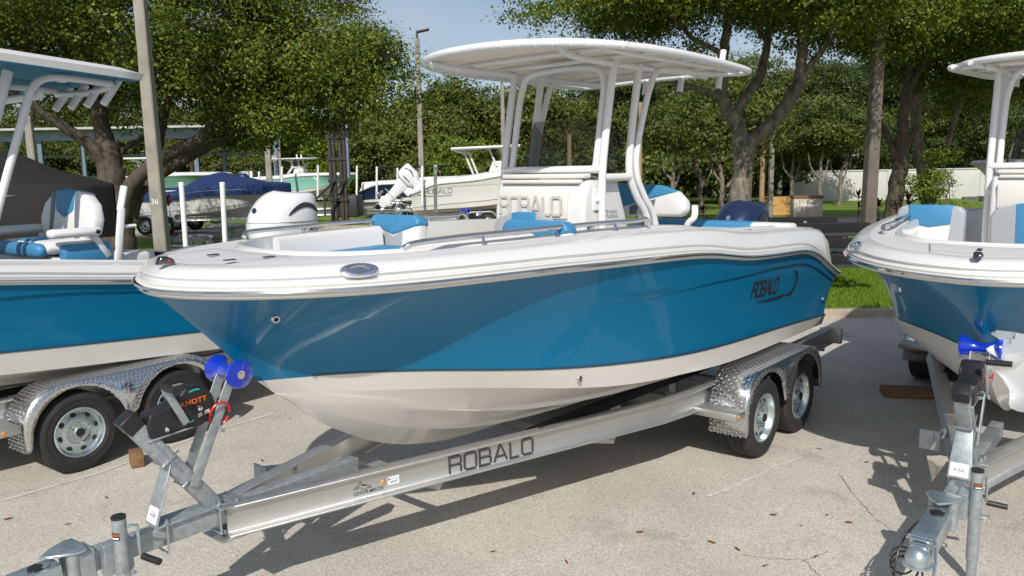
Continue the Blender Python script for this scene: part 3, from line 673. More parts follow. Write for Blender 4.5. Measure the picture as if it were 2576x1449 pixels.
def outboard(e, st, z, col, mid='black', sc=1.0, decal=None, tilt=0.0, dark='blackm'):
    """outboard motor: cowl, midsection, gearcase, propeller; long axis +x (aft)"""
    def ring(x0, x1, w, zz, k=2.6, n=28, sk=0):
        out = []
        for i in range(n):
            a = 2*math.pi*i/n; c, s = math.cos(a), math.sin(a)
            out.append(((x0+x1)/2+(x1-x0)/2*math.copysign(abs(c)**(2/k), c), w/2*math.copysign(abs(s)**(2/k), s), zz+sk*c))
        return out
    b = MB(); b.loft([ring(.06, .72, .44, .0), ring(.02, .76, .50, .06), ring(.00, .78, .52, .16), ring(.0, .78, .51, .24)]); m = b.build('outboard_motor', M[col], e, ang=60); c0 = m; m.location = (st, 0, z); m.scale = (sc,)*3; m.rotation_euler = (0, tilt, 0)
    rings = []
    for t in np.linspace(0, 1, 11):
        rings.append(ring(.005+.30*t**1.5, .785-.10*t**2.2-.10*t**8, .51*(1-t**2.6)**.55+.03, .245+.30*math.sin(t*math.pi/2)**1.0+.0, 2.3, sk=.035*math.sin(t*math.pi)-.02*t))
    b = MB(); b.loft(rings); c1 = b.build('upper_cowl', M[col], m, ang=60)
    for sg in (1, -1):   # side intake scoop and decal
        def srf(x, zz, d):
            t = min(1, max(0, (zz-.245)/.30)); t = 2/math.pi*math.asin(t); w = .51*(1-t**2.6)**.55+.03; x0 = .005+.30*t**1.5; x1 = .785-.10*t**2.2-.10*t**8; xx = (x-(x0+x1)/2)/((x1-x0)/2)
            return Vector((x, sg*(w/2*(max(.02, 1-min(1, abs(xx))**2.3))**(1/2.3)+d), zz))
        b = MB(); up = [(x, .315+.125*math.sin((x-.26)/.46*math.pi)**.8) for x in np.linspace(.262, .70, 14)]; lo = [(x, .305+.085*math.sin((x-.26)/.46*math.pi)) for x in np.linspace(.262, .70, 14)]
        b.loft([[srf(x, q, .009) for x, q in lo], [srf(x, q, .009) for x, q in up]], closed=False, caps=False); b.build('air_intake', M[dark], c1)
        if decal:
            b = MB(); fnn = (lambda u, v, d: Vector((.40+u, -(.262+d), .15+v))) if sg < 0 else (lambda u, v, d: Vector((.56-u, .265+d, .10+v)))
            text(b, decal, fnn, .055, .001, bold=True); b.build('maker_lettering', M['dchrome'], c0, smooth=False)
    b = MB(); b.lathe([(.0, 0), (.028, 0), (.028, .006), (.0, .006)], (.045, 0, .37), (-.9, 0, .35), 14); b.build('maker_emblem', M['chrome'] if col == 'navy' else M['navy'], c1)
    b = MB(); b.loft([ring(.12, .62, .30, .0), ring(.16, .56, .22, -.25), ring(.2, .52, .16, -.55), ring(.2, .52, .11, -.8)]); b.build('midsection', M[mid], m, ang=60)
    b = MB(); b.box((.42, 0, -.62), (.50, .26, .012)); b.loft([ring(.22, .50, .09, -.8), ring(.14, .60, .13, -.92), ring(.20, .54, .09, -1.0), ring(.26, .46, .02, -1.16)]); b.build('gearcase', M[mid], m, ang=50)
    b = MB(); b.lathe([(.0, .62), (.045, .62), (.055, .74), (.02, .80)], (0, 0, -.92), (1, 0, 0), 12)
    for k in range(3):
        a = k*2.094; R = Matrix.Rotation(a, 3, 'X')
        b.add([R @ Vector(p)+Vector((.68, 0, -.92)) for p in [(-.03, -.03, .04), (.03, .03, .04), (.04, .09, .15), (.01, .04, .20), (-.02, -.04, .17)]], [(0, 1, 2, 3, 4)])
    b.build('propeller', M['steel'], m)
    b = MB(); b.box((.05, 0, -.12), (.22, .26, .30)); b.build('mounting_bracket', M[mid], m, smooth=False, bev=.02)
    return m

def make_boat(name, label, loc, yaw, A, pitch=0.0, dz=0.0, top='soft', engine='navy', full=True):
    e = empty(name, label, 'boat', (loc[0], loc[1], dz), math.radians(yaw), ry=pitch)
    G = build_hull(e, A)
    return e, G
# ------------------------------------------------------------------ trailers
BEAM = [(.34, .045), (3.35, .885), (3.65, .93), (3.95, .945), (6.75, .945)]
def beam_pt(d, side=1):
    """distance along the near beam path -> (st, off, tangent)"""
    for (a, b), (c, q) in zip(BEAM[:-1], BEAM[1:]):
        l = math.hypot(c-a, q-b)
        if d <= l or (c, q) == BEAM[-1]: t = d/l; return a+(c-a)*t, b+(q-b)*t, ((c-a)/l, (q-b)/l)
        d -= l
IPROF = [(-.045, 0), (.045, 0), (.045, .012), (.006, .020), (.006, .150), (.045, .158), (.045, .170), (-.045, .170), (-.045, .158), (-.006, .150), (-.006, .020), (-.045, .012)]
def make_wheel(parent, s, off, z=.325, r=.325, out=1):
    """out=+1 faces port (-y)"""
    ax = (0, -out, 0); c = (s, -off, z); k = r/.325
    b = MB(); b.lathe([(.195*k, -.085), (.225*k, -.102), (.285*k, -.103), (.312*k, -.090), (.325*k, -.070), (.325*k, -.032), (.318*k, -.030), (.318*k, -.026), (.325*k, -.024), (.325*k, .024), (.318*k, .026), (.318*k, .030), (.325*k, .032), (.325*k, .070), (.312*k, .090), (.285*k, .103), (.268*k, .105), (.266*k, .101), (.225*k, .102), (.195*k, .085)], c, ax, 40, closed=True)
    w = b.build('wheel', M['rubber'], parent, ang=30)
    b = MB(); b.lathe([(.198*k, .086), (.204*k, .092), (.198*k, .096), (.190*k, .090), (.182*k, .060), (.176*k, .048), (.166*k, .046), (.128*k, .062), (.110*k, .070), (.098*k, .070), (.090*k, .055), (.050*k, .052), (.002, .052)], c, ax, 36, caps=False); b.lathe([(.193*k, -.09), (.193*k, .087)], c, ax, 24, caps=False); b.build('rim', M['zinc'], w, ang=35)
    b = MB(); N = Vector((0, 0, 1)); X = Vector((1, 0, 0)); a = Vector(ax); c = Vector(c)
    for i in range(8):
        th = i*math.pi/4+.2; d = X*math.cos(th)+N*math.sin(th); tn = (-X*math.sin(th)+N*math.cos(th)); p = c+d*(.147*k)+a*.0585
        sl_ = (d*.9-a*.38).normalized()
        b.add([p+sl_*(.017*math.cos(q))+tn*(.024*math.sin(q))+a*.001 for q in np.linspace(0, 2*math.pi, 12)[:-1]], [tuple(range(11))])
    b.build('vent_hole', M['black'], w, smooth=False)['kind'] = 'stuff'
    b = MB(); b.lathe([(.046, .05), (.046, .085), (.040, .09), (0, .09)], c, ax, 18); b.build('hub', M['galv'], w)
    b = MB(); b.lathe([(.034, .09), (.034, .098), (0, .100)], c, ax, 16); b.build('hub_cap', M['black'], w)
    b = MB()
    for i in range(5):
        th = i*2*math.pi/5; p = c+(X*math.cos(th)+N*math.sin(th))*.066*k; b.lathe([(.010, .052), (.010, .072), (.004, .078)], p, ax, 6)
    b.build('lug_nut', M['steel'], w, smooth=False)['kind'] = 'stuff'
    return w
def fender(e, s1, s2, sg, tread=True, rr=.37):
    path = [(s1-.42, .28), (s1-.42, .44)]
    for k in range(7):
        a = math.pi-k/6*math.pi/2; path.append((s1-.12+.30*math.cos(a), .46+.29*math.sin(a)))
    for k in range(7):
        a = math.pi/2-k/6*math.pi/2; path.append((s2+.12+.30*math.cos(a), .46+.29*math.sin(a)))
    path += [(s2+.42, .44), (s2+.42, .32)]
    o0, o1 = .975, 1.285
    b = MB(); b.loft([[(s, -sg*o0, z) for s, z in path], [(s, -sg*(o1-.012), z) for s, z in path], [(s, -sg*o1, z-.008) for s, z in path]], closed=False, caps=False)
    f = b.build('fender', M['alu_plate'], e, solid=.004, ang=30)
    low = []
    for k in range(9): a = -.05+k/8*(math.pi*.86); low.append((s2+rr*math.cos(a), .34+rr*math.sin(a)))
    m_ = (s1+s2)/2; low = [p for p in low if p[0] > m_+.07] + [(m_+.05, .40), (m_, .375), (m_-.05, .40)]
    lw2 = []
    for k in range(9): a = math.pi*.14+k/8*(math.pi*.88); lw2.append((s1+rr*math.cos(a), .34+rr*math.sin(a)))
    low += [p for p in lw2 if p[0] < m_-.07]
    poly = path[:]; poly[0] = (s1-.415, .28); poly = [(s, z-.006) for s, z in poly]
    # skirt as a strip between the top curve and the wheel-arch curve
    n = 60
    def res(P):
        P = [Vector(p) for p in P]; L = [0]
        for a, c in zip(P[:-1], P[1:]): L.append(L[-1]+(c-a).length)
        out = []
        for k in range(n+1):
            d = L[-1]*k/n; i = min(max(0, int(np.searchsorted(L, d))-1), len(P)-2); t = (d-L[i])/max(1e-6, L[i+1]-L[i]); out.append(P[i]+(P[i+1]-P[i])*t)
        return out
    lowr = low[::-1]; lowr = [(s1-.385, .28)]+lowr+[(s2+.385, .32)]
    T_, B_ = res(poly), res(lowr)
    b = MB(); b.loft([[(p.x, -sg*o1, p.y) for p in T_], [(p.x, -sg*o1, p.y) for p in B_]], closed=False, caps=False); b.build('fender_skirt', M['alu_plate'], f, solid=.004)
    if tread:
        tb = MB()
        def loz(c, u, v, n, ln=.0165, wd=.0050, h=.0032):
            tb.add([c-u*ln+n*.0022, c+v*wd+n*.0022, c+u*ln+n*.0022, c-v*wd+n*.0022, c+n*(h+.0022)], [(0, 3, 4), (3, 2, 4), (2, 1, 4), (1, 0, 4)])
        P3 = [Vector((s, 0, z)) for s, z in path]; acc = 0; pitch = .031
        row = 0
        for a, c in zip(P3[:-1], P3[1:]):
            L = (c-a).length; t = (c-a)/L; nrm = Vector((-t.z, 0, t.x)); x = pitch-acc if acc else 0
            while x < L:
                p = a+t*x; row += 1
                for q in range(10):
                    o = o0+.018+q*pitch; 
                    if o > o1-.015: continue
                    alt = (q+row) % 2; u = (t+Vector((0, 1 if alt else -1, 0))).normalized(); v = nrm.cross(u)
                    loz(p+Vector((0, -sg*o, 0)), u, v, nrm)
                x += pitch
            acc = (acc+L) % pitch if False else L-(x-pitch)
        for k in range(0, n, 1):
            for q in range(14):
                A_, Bq = T_[k], B_[k]; L = (Bq-A_).length; d = .02+q*pitch
                if d > L-.015: break
                p = A_+(Bq-A_)*(d/L); alt = (q+k) % 2
                nrm = Vector((0, -sg, 0)); u = Vector((1, 0, 1 if alt else -1)).normalized(); loz(Vector((p.x, -sg*o1, p.y)), u, nrm.cross(u), nrm)
        t_ = tb.build('tread_pattern', M['alu_lug'], f, smooth=False); t_['kind'] = 'stuff'
    b = MB(); b.box((s1-.52, -sg*1.11, .475), (.16, .36, .06)); br = b.build('fender_step', M['alu'], e, smooth=False, bev=.006)
    b = MB(); b.lathe([(0, 0), (.016, 0), (.013, .008), (0, .010)], (s1-.56, -sg*1.29, .478), (0, -sg, 0), 12); b.build('marker_light', M['amber'], br)
    return f
M['alu_plate'] = mat('polished_aluminium_plate', (.70, .71, .73), .22, 1.0, var=(6, .06), rvar=.06)
M['alu_lug'] = mat('raised_tread_lug', (.80, .80, .81), .14, 1.0)

def make_trailer(name, label, loc, yaw, pitch=0.0, dz=0.0, s1=4.36, s2=5.14, code='A1701', front=True, tread=True, lettering=True, wheel_z=.325):
    e = empty(name, label, 'boat trailer', (loc[0], loc[1], dz), math.radians(yaw), ry=pitch)
    zb = .475
    for sg in (1, -1):
        b = MB(); b.sweep([(s, sg*o) for s, o in BEAM], IPROF, zb); bm = b.build('frame_beam', M['alu'], e, smooth=False, bev=.002, segs=1)
        if sg == 1 and lettering:
            def bf(d0, z0):
                def fn(u, v, d):
                    s, o, t = beam_pt(d0+u); k = .0075+d; return Vector((s-t[1]*k, -(o+t[0]*k), z0+v))
                return fn
            b = MB(); robalo(b, bf(1.33, zb+.030), .098, .0125, .006, gap=.24, xs=1.12); b.build('beam_lettering', M['dchrome'], bm, smooth=False)
            f0 = bf(.70, zb+.04)
            b = MB(); text(b, 'COYOTE MFG CO.', f0, .020, .001, bold=True, xs=.85); b.build('maker_name', M['ink'], bm, smooth=False)
            b = MB(); hd = [(.0, .040), (.020, .052), (.036, .060), (.045, .078), (.055, .060), (.080, .052), (.100, .040), (.112, .036), (.106, .030), (.084, .032), (.070, .026), (.056, .034), (.050, .024)]
            b.ribbon(hd, .0028, f0, .001); b.ribbon([(.05, .058), (.066, .052), (.078, .046)], .003, f0, .001); b.ribbon([(.012, .036), (.034, .046), (.046, .040)], .003, f0, .001); b.build('wolf_head_emblem', M['ink'], bm, smooth=False)
            b = MB(); s_, o_, t_ = beam_pt(.885); c_ = Vector((s_-t_[1]*.006, -o_-t_[0]*.006, zb+.085)); b.lathe([(0, 0), (.013, 0), (.013, .006), (.009, .010), (0, .011)], c_, (-t_[1], -t_[0], 0), 14); b.build('marker_light', M['amber'], bm)
            f1 = bf(.915, zb+.055); b = MB(); b.add([f1(u, v, .0008) for u, v in [(0, 0), (.075, 0), (.075, .05), (0, .05)]], [(0, 1, 2, 3)]); b.build('stock_sticker', M['paper'], bm, smooth=False)
            b = MB(); text(b, 'FISHTALE', (lambda u, v, d: f1(u+.018, v+.031, d)), .009, .0016); b.add([f1(u, v, .0016) for u, v in [(.004, .028), (.014, .028), (.014, .044), (.004, .044)]], [(0, 1, 2, 3)]); b.build('sticker_print', M['blue'], bm, smooth=False)
            b = MB(); text(b, '65547', (lambda u, v, d: f1(u+.018, v+.010, d)), .014, .0016, bold=True); b.build('sticker_number', M['ink'], bm, smooth=False)
        fender(e, s1, s2, sg, tread and sg == 1 or (tread == 'both'))
        for s in (s1, s2): make_wheel(e, s, sg*1.165, wheel_z, .325, sg)
        b = MB(); b.bar((2.3, -sg*.52, .605), (6.3, -sg*.62, .60), .14, .06, (0, sg*.25, 1)); bk = b.build('bunk', M['carpet'], e, smooth=False, bev=.01)
        b = MB()
        for s in (2.5, 3.25, 4.1, 5.0, 5.9): b.box((s, -sg*(.53+(s-2.3)*.025), .54), (.05, .06, .13)); b.box((s, -sg*(.53+(s-2.3)*.025), .475), (.09, .10, .012))
        b.build('bunk_bracket', M['alu'], bk, smooth=False)
        b = MB(); b.box((6.72, -sg*.97, zb+.09), (.06, .22, .15)); lb = b.build('tail_light_bracket', M['alu'], e, smooth=False, bev=.004)
        b = MB(); b.box((6.757, -sg*.97, zb+.09), (.014, .18, .10)); b.build('tail_light', M['red'], lb, smooth=False, bev=.004)
    for s, dr in ((1.55, .02), (2.9, .09), (4.0, .06), (5.9, .09), (6.6, .06)):
        w = .045
        for (a, b_), (c, q) in zip(BEAM[:-1], BEAM[1:]):
            if a <= s <= c: w = b_+(q-b_)*(s-a)/(c-a)
        b = MB(); b.tube(cr_path([(s, -w, zb-.02), (s, -w*.5, zb-.02-dr*.8), (s, 0, zb-.02-dr), (s, w*.5, zb-.02-dr*.8), (s, w, zb-.02)], 3), .042, 4); b.build('cross_member', M['alu'], e, smooth=False)
    for s in (s1, s2):
        b = MB(); b.bar((s-.08, -1.02, .36), (s-.08, 1.02, .36), .07, .07); b.build('axle', M['galv'], e, smooth=False, bev=.008)
        for sg in (1, -1):
            b = MB(); b.bar((s-.08, -sg*1.0, .36), (s, -sg*1.0, .33), .03, .06); b.build('torsion_arm', M['galv'], e, smooth=False, bev=.005)
    # tongue
    z0 = .56
    b = MB(); b.bar((-.36, 0, z0+.035), (1.22, 0, z0+.03), .078, .10); b.build('tongue', M['galv'], e, smooth=False, bev=.006)
    b = MB(); b.box((.36, 0, .47), (.16, .20, .008)); b.build('apex_plate', M['alu'], e, smooth=False, bev=.002); b = MB(); b.box((.36, 0, .65), (.16, .20, .008)); ap = b.build('apex_plate', M['alu'], e, smooth=False, bev=.002)
    b = MB()
    for s, o in ((.33, .05), (.33, -.05), (.40, .06), (.40, -.06)): b.lathe([(.011, 0), (.011, .008), (.006, .009), (.006, .022), (0, .022)], (s, o, .649), (0, 0, 1), 6)
    b.build('bolt', M['steel'], ap, smooth=False)
    if not front: return e
    # winch stand
    b = MB(); b.bar((.30, 0, .648), (-.085, 0, 1.185), .080, .080); ws = b.build('winch_post', M['galv'], e, smooth=False, bev=.008)
    b = MB(); b.bar((-.065, 0, 1.157), (-.116, 0, 1.228), .088, .088); b.build('post_cap', M['black'], ws, smooth=False, bev=.006)
    b = MB(); b.box((.17, 0, .6545), (.40, .125, .010)); bp = b.build('base_plate', M['galv'], ws, smooth=False, bev=.003)
    for s in (.02, .30):
        b = MB()
        for y in (-.056, .056): b.tube([(s, y, .50), (s, y, .685)], .006, 8); b.lathe([(.013, 0), (.013, .012)], (s, y, .660), (0, 0, 1), 6)
        b.tube([(s, -.056, .504), (s, .056, .504)], .006, 8); b.build('u_bolt', M['zinc'], ws)
    U = Vector((0, -1, 0)); V = Vector((.10, 0, .28)).normalized()
    b = MB(); b.prism([(-.062, 0), (.062, 0), (.060, .09), (.040, .325), (-.040, .325), (-.060, .09)], (-.03, 0, .655), U, V, -.004, .004); bp = b.build('front_brace', M['galv'], ws, smooth=False, bev=.003)
    fn = plane_fn(Vector((-.03, 0, .655))+U*-.052+V*.012, U, V); fn_ = lambda u, v, d: fn(u, v, d+.0045)
    b = MB(); b.add([fn_(u, v, .0005) for u, v in [(0, 0), (.100, 0), (.098, .078), (.002, .078)]], [(0, 1, 2, 3)]); b.build('stock_label', M['paper'], bp, smooth=False)
    b = MB(); text(b, code, lambda u, v, d: fn_(u+.05, v+.030, d), .016, .0014, bold=True, center=True); text(b, 'TRAILER', lambda u, v, d: fn_(u+.05, v+.051, d), .0055, .0014, center=True); text(b, 'STOCK', lambda u, v, d: fn_(u+.05, v+.019, d), .005, .0014, center=True); b.build('label_print', M['ink'], bp, smooth=False)
    pd = Vector((-.385, 0, .537)).normalized(); pn = Vector((-.537, 0, -.385)).normalized()
    for t in (.24, .40):
        c = Vector((.30, 0, .648))+pd*t; b = MB(); b.tube([c+Vector((0, -.048, 0))-pn*.06, c+Vector((0, -.048, 0))+pn*.046, c+Vector((0, .048, 0))+pn*.046, c+Vector((0, .048, 0))-pn*.06], .0055, 8); b.build('u_bolt', M['steel'], ws)
    for sg in (1, -1):
        b = MB(); b.bar((.175, sg*.052, .80), (.435, sg*.052, 1.345), .008, .052, (1, 0, -.4)); b.build('roller_strut', M['galv'], ws, smooth=False, bev=.002)
    b = MB(); b.bar((.115, .0, .905), (-.02, 0, 1.093), .105, .008, (1, 0, .7)); b.bar((-.03, 0, 1.09), (.325, 0, 1.115), .100, .010); b.build('winch_platform', M['galv'], ws, smooth=False, bev=.002)
    b = MB(); b.prism([(-.02, .0), (.27, .018), (.31, .06), (.30, .15), (.25, .205), (.17, .21), (.11, .15), (.04, .125), (-.015, .12), (-.03, .06)], (0, 0, 1.10), (1, 0, 0), (0, 0, 1), -.05, .055); wi = b.build('winch', M['black'], e, smooth=False, bev=.01)
    for y in (-.058, .062):
        b = MB(); b.lathe([(0, 0), (.098, 0), (.103, -.010), (.098, -.02), (0, -.02)], (.215, -y if False else y*1.0, 1.205), (0, 1 if y > 0 else -1, 0), 28); b.build('drum_cover', M['black'], wi)
    fnp = plane_fn((.135, -.0605, 1.222), (1, 0, .06), (-.06, 0, 1)); b = MB(); text(b, 'KNOTT', fnp, .026, .002, bold=True, xs=1.15); b.build('winch_lettering', M['orange'], wi, smooth=False)
    b = MB(); b.ribbon([(.215+.086*math.cos(a)-.135, .086*math.sin(a)-.017) for a in np.linspace(1.25, 1.9, 8)], .009, fnp, .002); b.ribbon([(.03, -.088), (.055, -.083)], .010, fnp, .002); b.build('winch_arrow', M['teal'], wi, smooth=False)
    b = MB(); b.add([fnp(u, v, .002) for u, v in [(.08, -.075), (.105, -.073), (.105, -.053), (.08, -.055)]], [(0, 1, 2, 3)]); b.add([fnp(u, v, .002) for u, v in [(.115, -.07), (.145, -.068), (.145, -.048), (.115, -.05)]], [(0, 1, 2, 3)]); b.build('winch_sticker', M['card'], wi, smooth=False)
    for q in ((.215, -.082, 1.205), (.055, -.055, 1.135), (.145, -.055, 1.145)):
        b = MB(); b.lathe([(.013, 0), (.013, .02), (.007, .026), (0, .027)], q, (0, -1, 0), 8); b.build('winch_nut', M['steel'], wi, smooth=False)
    b = MB(); b.bar((.145, -.088, 1.145), (.045, -.088, 1.355), .010, .036, (1, 0, .4)); b.build('crank_arm', M['galv'], wi, smooth=False, bev=.002)
    b = MB(); b.tube([(.045, -.085, 1.350), (.045, -.215, 1.355)], .017, 10); b.build('crank_grip', M['black'], wi)
    b = MB(); b.lathe([(0, -.120), (.050, -.120), (.072, -.114), (.075, -.103), (.061, -.078), (.040, -.046), (.032, 0), (.040, .046), (.061, .078), (.075, .103), (.072, .114), (.050, .120), (0, .120)], (.435, 0, 1.335), (0, 1, 0), 32); ro = b.build('bow_roller', M['roller'], e, ang=40)
    b = MB()
    for k in range(10):
        a = k*.628; q = Vector((.435, -.120, 1.335)); b.bar(q+Vector((math.cos(a)*.03, 0, math.sin(a)*.03)), q+Vector((math.cos(a)*.060, .003, math.sin(a)*.060)), .006, .006)
    b.build('roller_rib', M['roller'], ro, smooth=False)
    b = MB(); b.lathe([(.022, .118), (.022, .126), (.011, .127), (.011, .142), (0, .143)], (.435, 0, 1.335), (0, -1, 0), 10); b.build('roller_bolt', M['steel'], ro, smooth=False)
    b = MB(); b.tube(cr_path([(.335+.055*math.cos(a), -.062-.02*math.sin(a), 1.14+.065*math.sin(a)) for a in np.linspace(0, 5.9, 12)], 3), .006, 6); b.build('safety_cable', M['redcable'], e)
    b = MB(); b.tube([(.33, -.064, 1.08), (.335, -.07, 1.055), (.35, -.07, 1.05)], .008, 6); b.build('cable_hook', M['zinc'], e)
    # jack
    j = MB(); j.tube([(-.23, -.125, .28), (-.23, -.125, .80)], .032, 16); jk = j.build('jack', M['galv'], e)
    b = MB(); b.lathe([(.033, .80), (.033, .812), (.024, .816), (0, .812)], (-.23, -.125, 0), (0, 0, 1), 16); b.build('jack_cap', M['black'], jk)
    b = MB(); b.tube([(-.23, -.125, .05), (-.23, -.125, .30)], .026, 14); b.build('inner_tube', M['galv'], jk)
    b = MB(); b.box((-.23, -.125, .06), (.09, .10, .05)); b.lathe([(0, -.03), (.075, -.03), (.08, 0), (.075, .03), (0, .03)], (-.19, -.205, .08), (0, 1, 0), 20); b.build('jack_wheel', M['black'], jk, bev=.004)
    b = MB(); b.box((-.23, -.07, .60), (.13, .05, .15)); b.lathe([(.05, -.02), (.05, .02)], (-.23, -.055, .60), (0, 1, 0), 16); b.tube([(-.25, -.10, .545), (-.25, -.19, .545), (-.20, -.19, .545), (-.20, -.10, .545)], .006, 6); b.build('jack_bracket', M['galv'], jk, bev=.006)
    b = MB(); b.tube([(-.20, -.145, .76), (-.165, -.16, .755), (-.165, -.165, .61), (-.15, -.17, .60)], .008, 8); ch = b.build('jack_crank', M['zinc'], jk)
    b = MB(); b.tube([(-.155, -.168, .60), (-.12, -.26, .585)], .016, 10); b.build('crank_grip', M['black'], jk)
    fj = lambda u, v, d: Vector((-.23-math.cos(1.1-u/.032)*(.0325+d)*1.0, -.125-math.sin(1.1-u/.032)*(.0325+d), .705+v))
    b = MB(); b.loft([[fj(u, v, .0006) for u in np.linspace(0, .042, 7)] for v in (0, .036)], closed=False, caps=False); b.build('jack_sticker', M['ink'], jk)
    b = MB(); text(b, 'KNOTT', lambda u, v, d: fj(u+.003, v+.020, d), .012, .0012, bold=True); b.build('sticker_print', M['orange'], jk, smooth=False)
    b = MB(); b.loft([[fj(u, v, .0012) for u in np.linspace(.004, .036, 5)] for v in (.006, .014)], closed=False, caps=False); b.build('sticker_bar', M['paper'], jk)
    # folding tongue and coupler
    b = MB(); b.box((-.37, 0, .595), (.10, .13, .15)); b.lathe([(.028, -.09), (.028, .09)], (-.41, .045, .595), (0, 0, 1), 14); b.lathe([(.028, -.09), (.028, .09)], (-.41, -.045, .595), (0, 0, 1), 14); b.build('tongue_hinge', M['galv'], e, bev=.006)
    b = MB(); b.prism([(-.47, -.055), (-.40, -.09), (-.36, -.085), (-.35, 0), (-.36, .085), (-.40, .09), (-.47, .055), (-.53, 0)], (0, 0, .685), (1, 0, 0), (0, 1, 0), -.006, .006); b.build('hinge_plate', M['zinc'], e, smooth=False, bev=.003)
    b = MB(); b.bar((-.46, 0, .595), (-.86, 0, .575), .115, .105); b.lathe([(0, 0), (.034, 0), (.034, .006), (0, .006)], (-.52, 0, .646), (-.05, 0, 1), 18); cp = b.build('coupler', M['zinc'], e, smooth=False, bev=.008)
    b = MB(); b.lathe([(0, 0), (.036, 0), (.036, .005), (0, .006)], (-.545, 0, .6455), (-.05, 0, 1), 20); b.build('filler_cap', M['black'], cp)
    b = MB(); b.lathe([(.070, -.045), (.072, -.03), (.060, -.025), (.058, .0), (.052, .022), (.036, .043), (.015, .052), (0, .053)], (-.935, 0, .565), (0, 0, 1), 22); b.build('ball_socket', M['zinc'], cp)
    b = MB(); b.box((-.89, 0, .59), (.10, .085, .06)); b.build('coupler_neck', M['zinc'], cp, smooth=False, bev=.012)
    b = MB(); b.tube([(-.87, -.062, .64), (-.95, -.085, .56), (-.99, -.085, .50)], .008, 8); b.tube([(-.87, -.062, .64), (-.87, .062, .64), (-.91, .06, .645), (-.91, -.05, .645)], .007, 8); b.build('latch_lever', M['steel'], cp)
    b = MB()
    for k in range(3):
        c0 = Vector((-.93+.02*k, .05+.015*k, .46+.02*k)); rad = .075-.008*k
        b.tube([c0+Vector((.03*math.sin(a), rad*math.cos(a), rad*math.sin(a))) for a in np.linspace(0, 5.8, 20)], .0055, 6)
    b.tube(cr_path([(-.55, .06, .60), (-.75, .075, .62), (-.9, .10, .54), (-.95, .09, .40), (-.94, -.02, .34)], 5), .0055, 6); b.build('wiring_cable', M['black'], e)
    b = MB(); b.box((.78, .33, .57), (.012, .13, .14)); b.bar((.78, .33, .60), (.95, .21, .60), .06, .05); b.build('spare_wheel_bracket', M['galv'], e, smooth=False, bev=.004)
    return e
# ------------------------------------------------------------------ the three blue boats
def hull_fn(A, s0, z0, slope=0.0, port=True):
    def fn(u, v, d):
        s = s0+u; z = z0+v+slope*u; return Vector((s, -(hull_off(A, s, z)+.003+d), z))
    return fn
def fitting(e, name, c, ax, r, sq_=1.0, m='chrome', dark=True):
    b = MB(); b.lathe([(r, 0), (r*.98, .006), (r*.8, .012), (r*.55, .012), (r*.5, .004), (0, .003)], (0, 0, 0), (0, 0, 1), 20)
    q = Vector(ax).normalized().to_track_quat('Z', 'Y').to_matrix()
    b.v = [tuple(q @ Vector((x*sq_, y, z))+Vector(c)) for x, y, z in b.v]
    o = b.build(name, M[m], e)
    if dark:
        b = MB(); b.lathe([(r*.5, .005), (0, .006)], (0, 0, 0), (0, 0, 1), 16); b.v = [tuple(q @ Vector((x*sq_, y, z))+Vector(c)) for x, y, z in b.v]; b.build('fitting_core', M['black'], o)
    return o

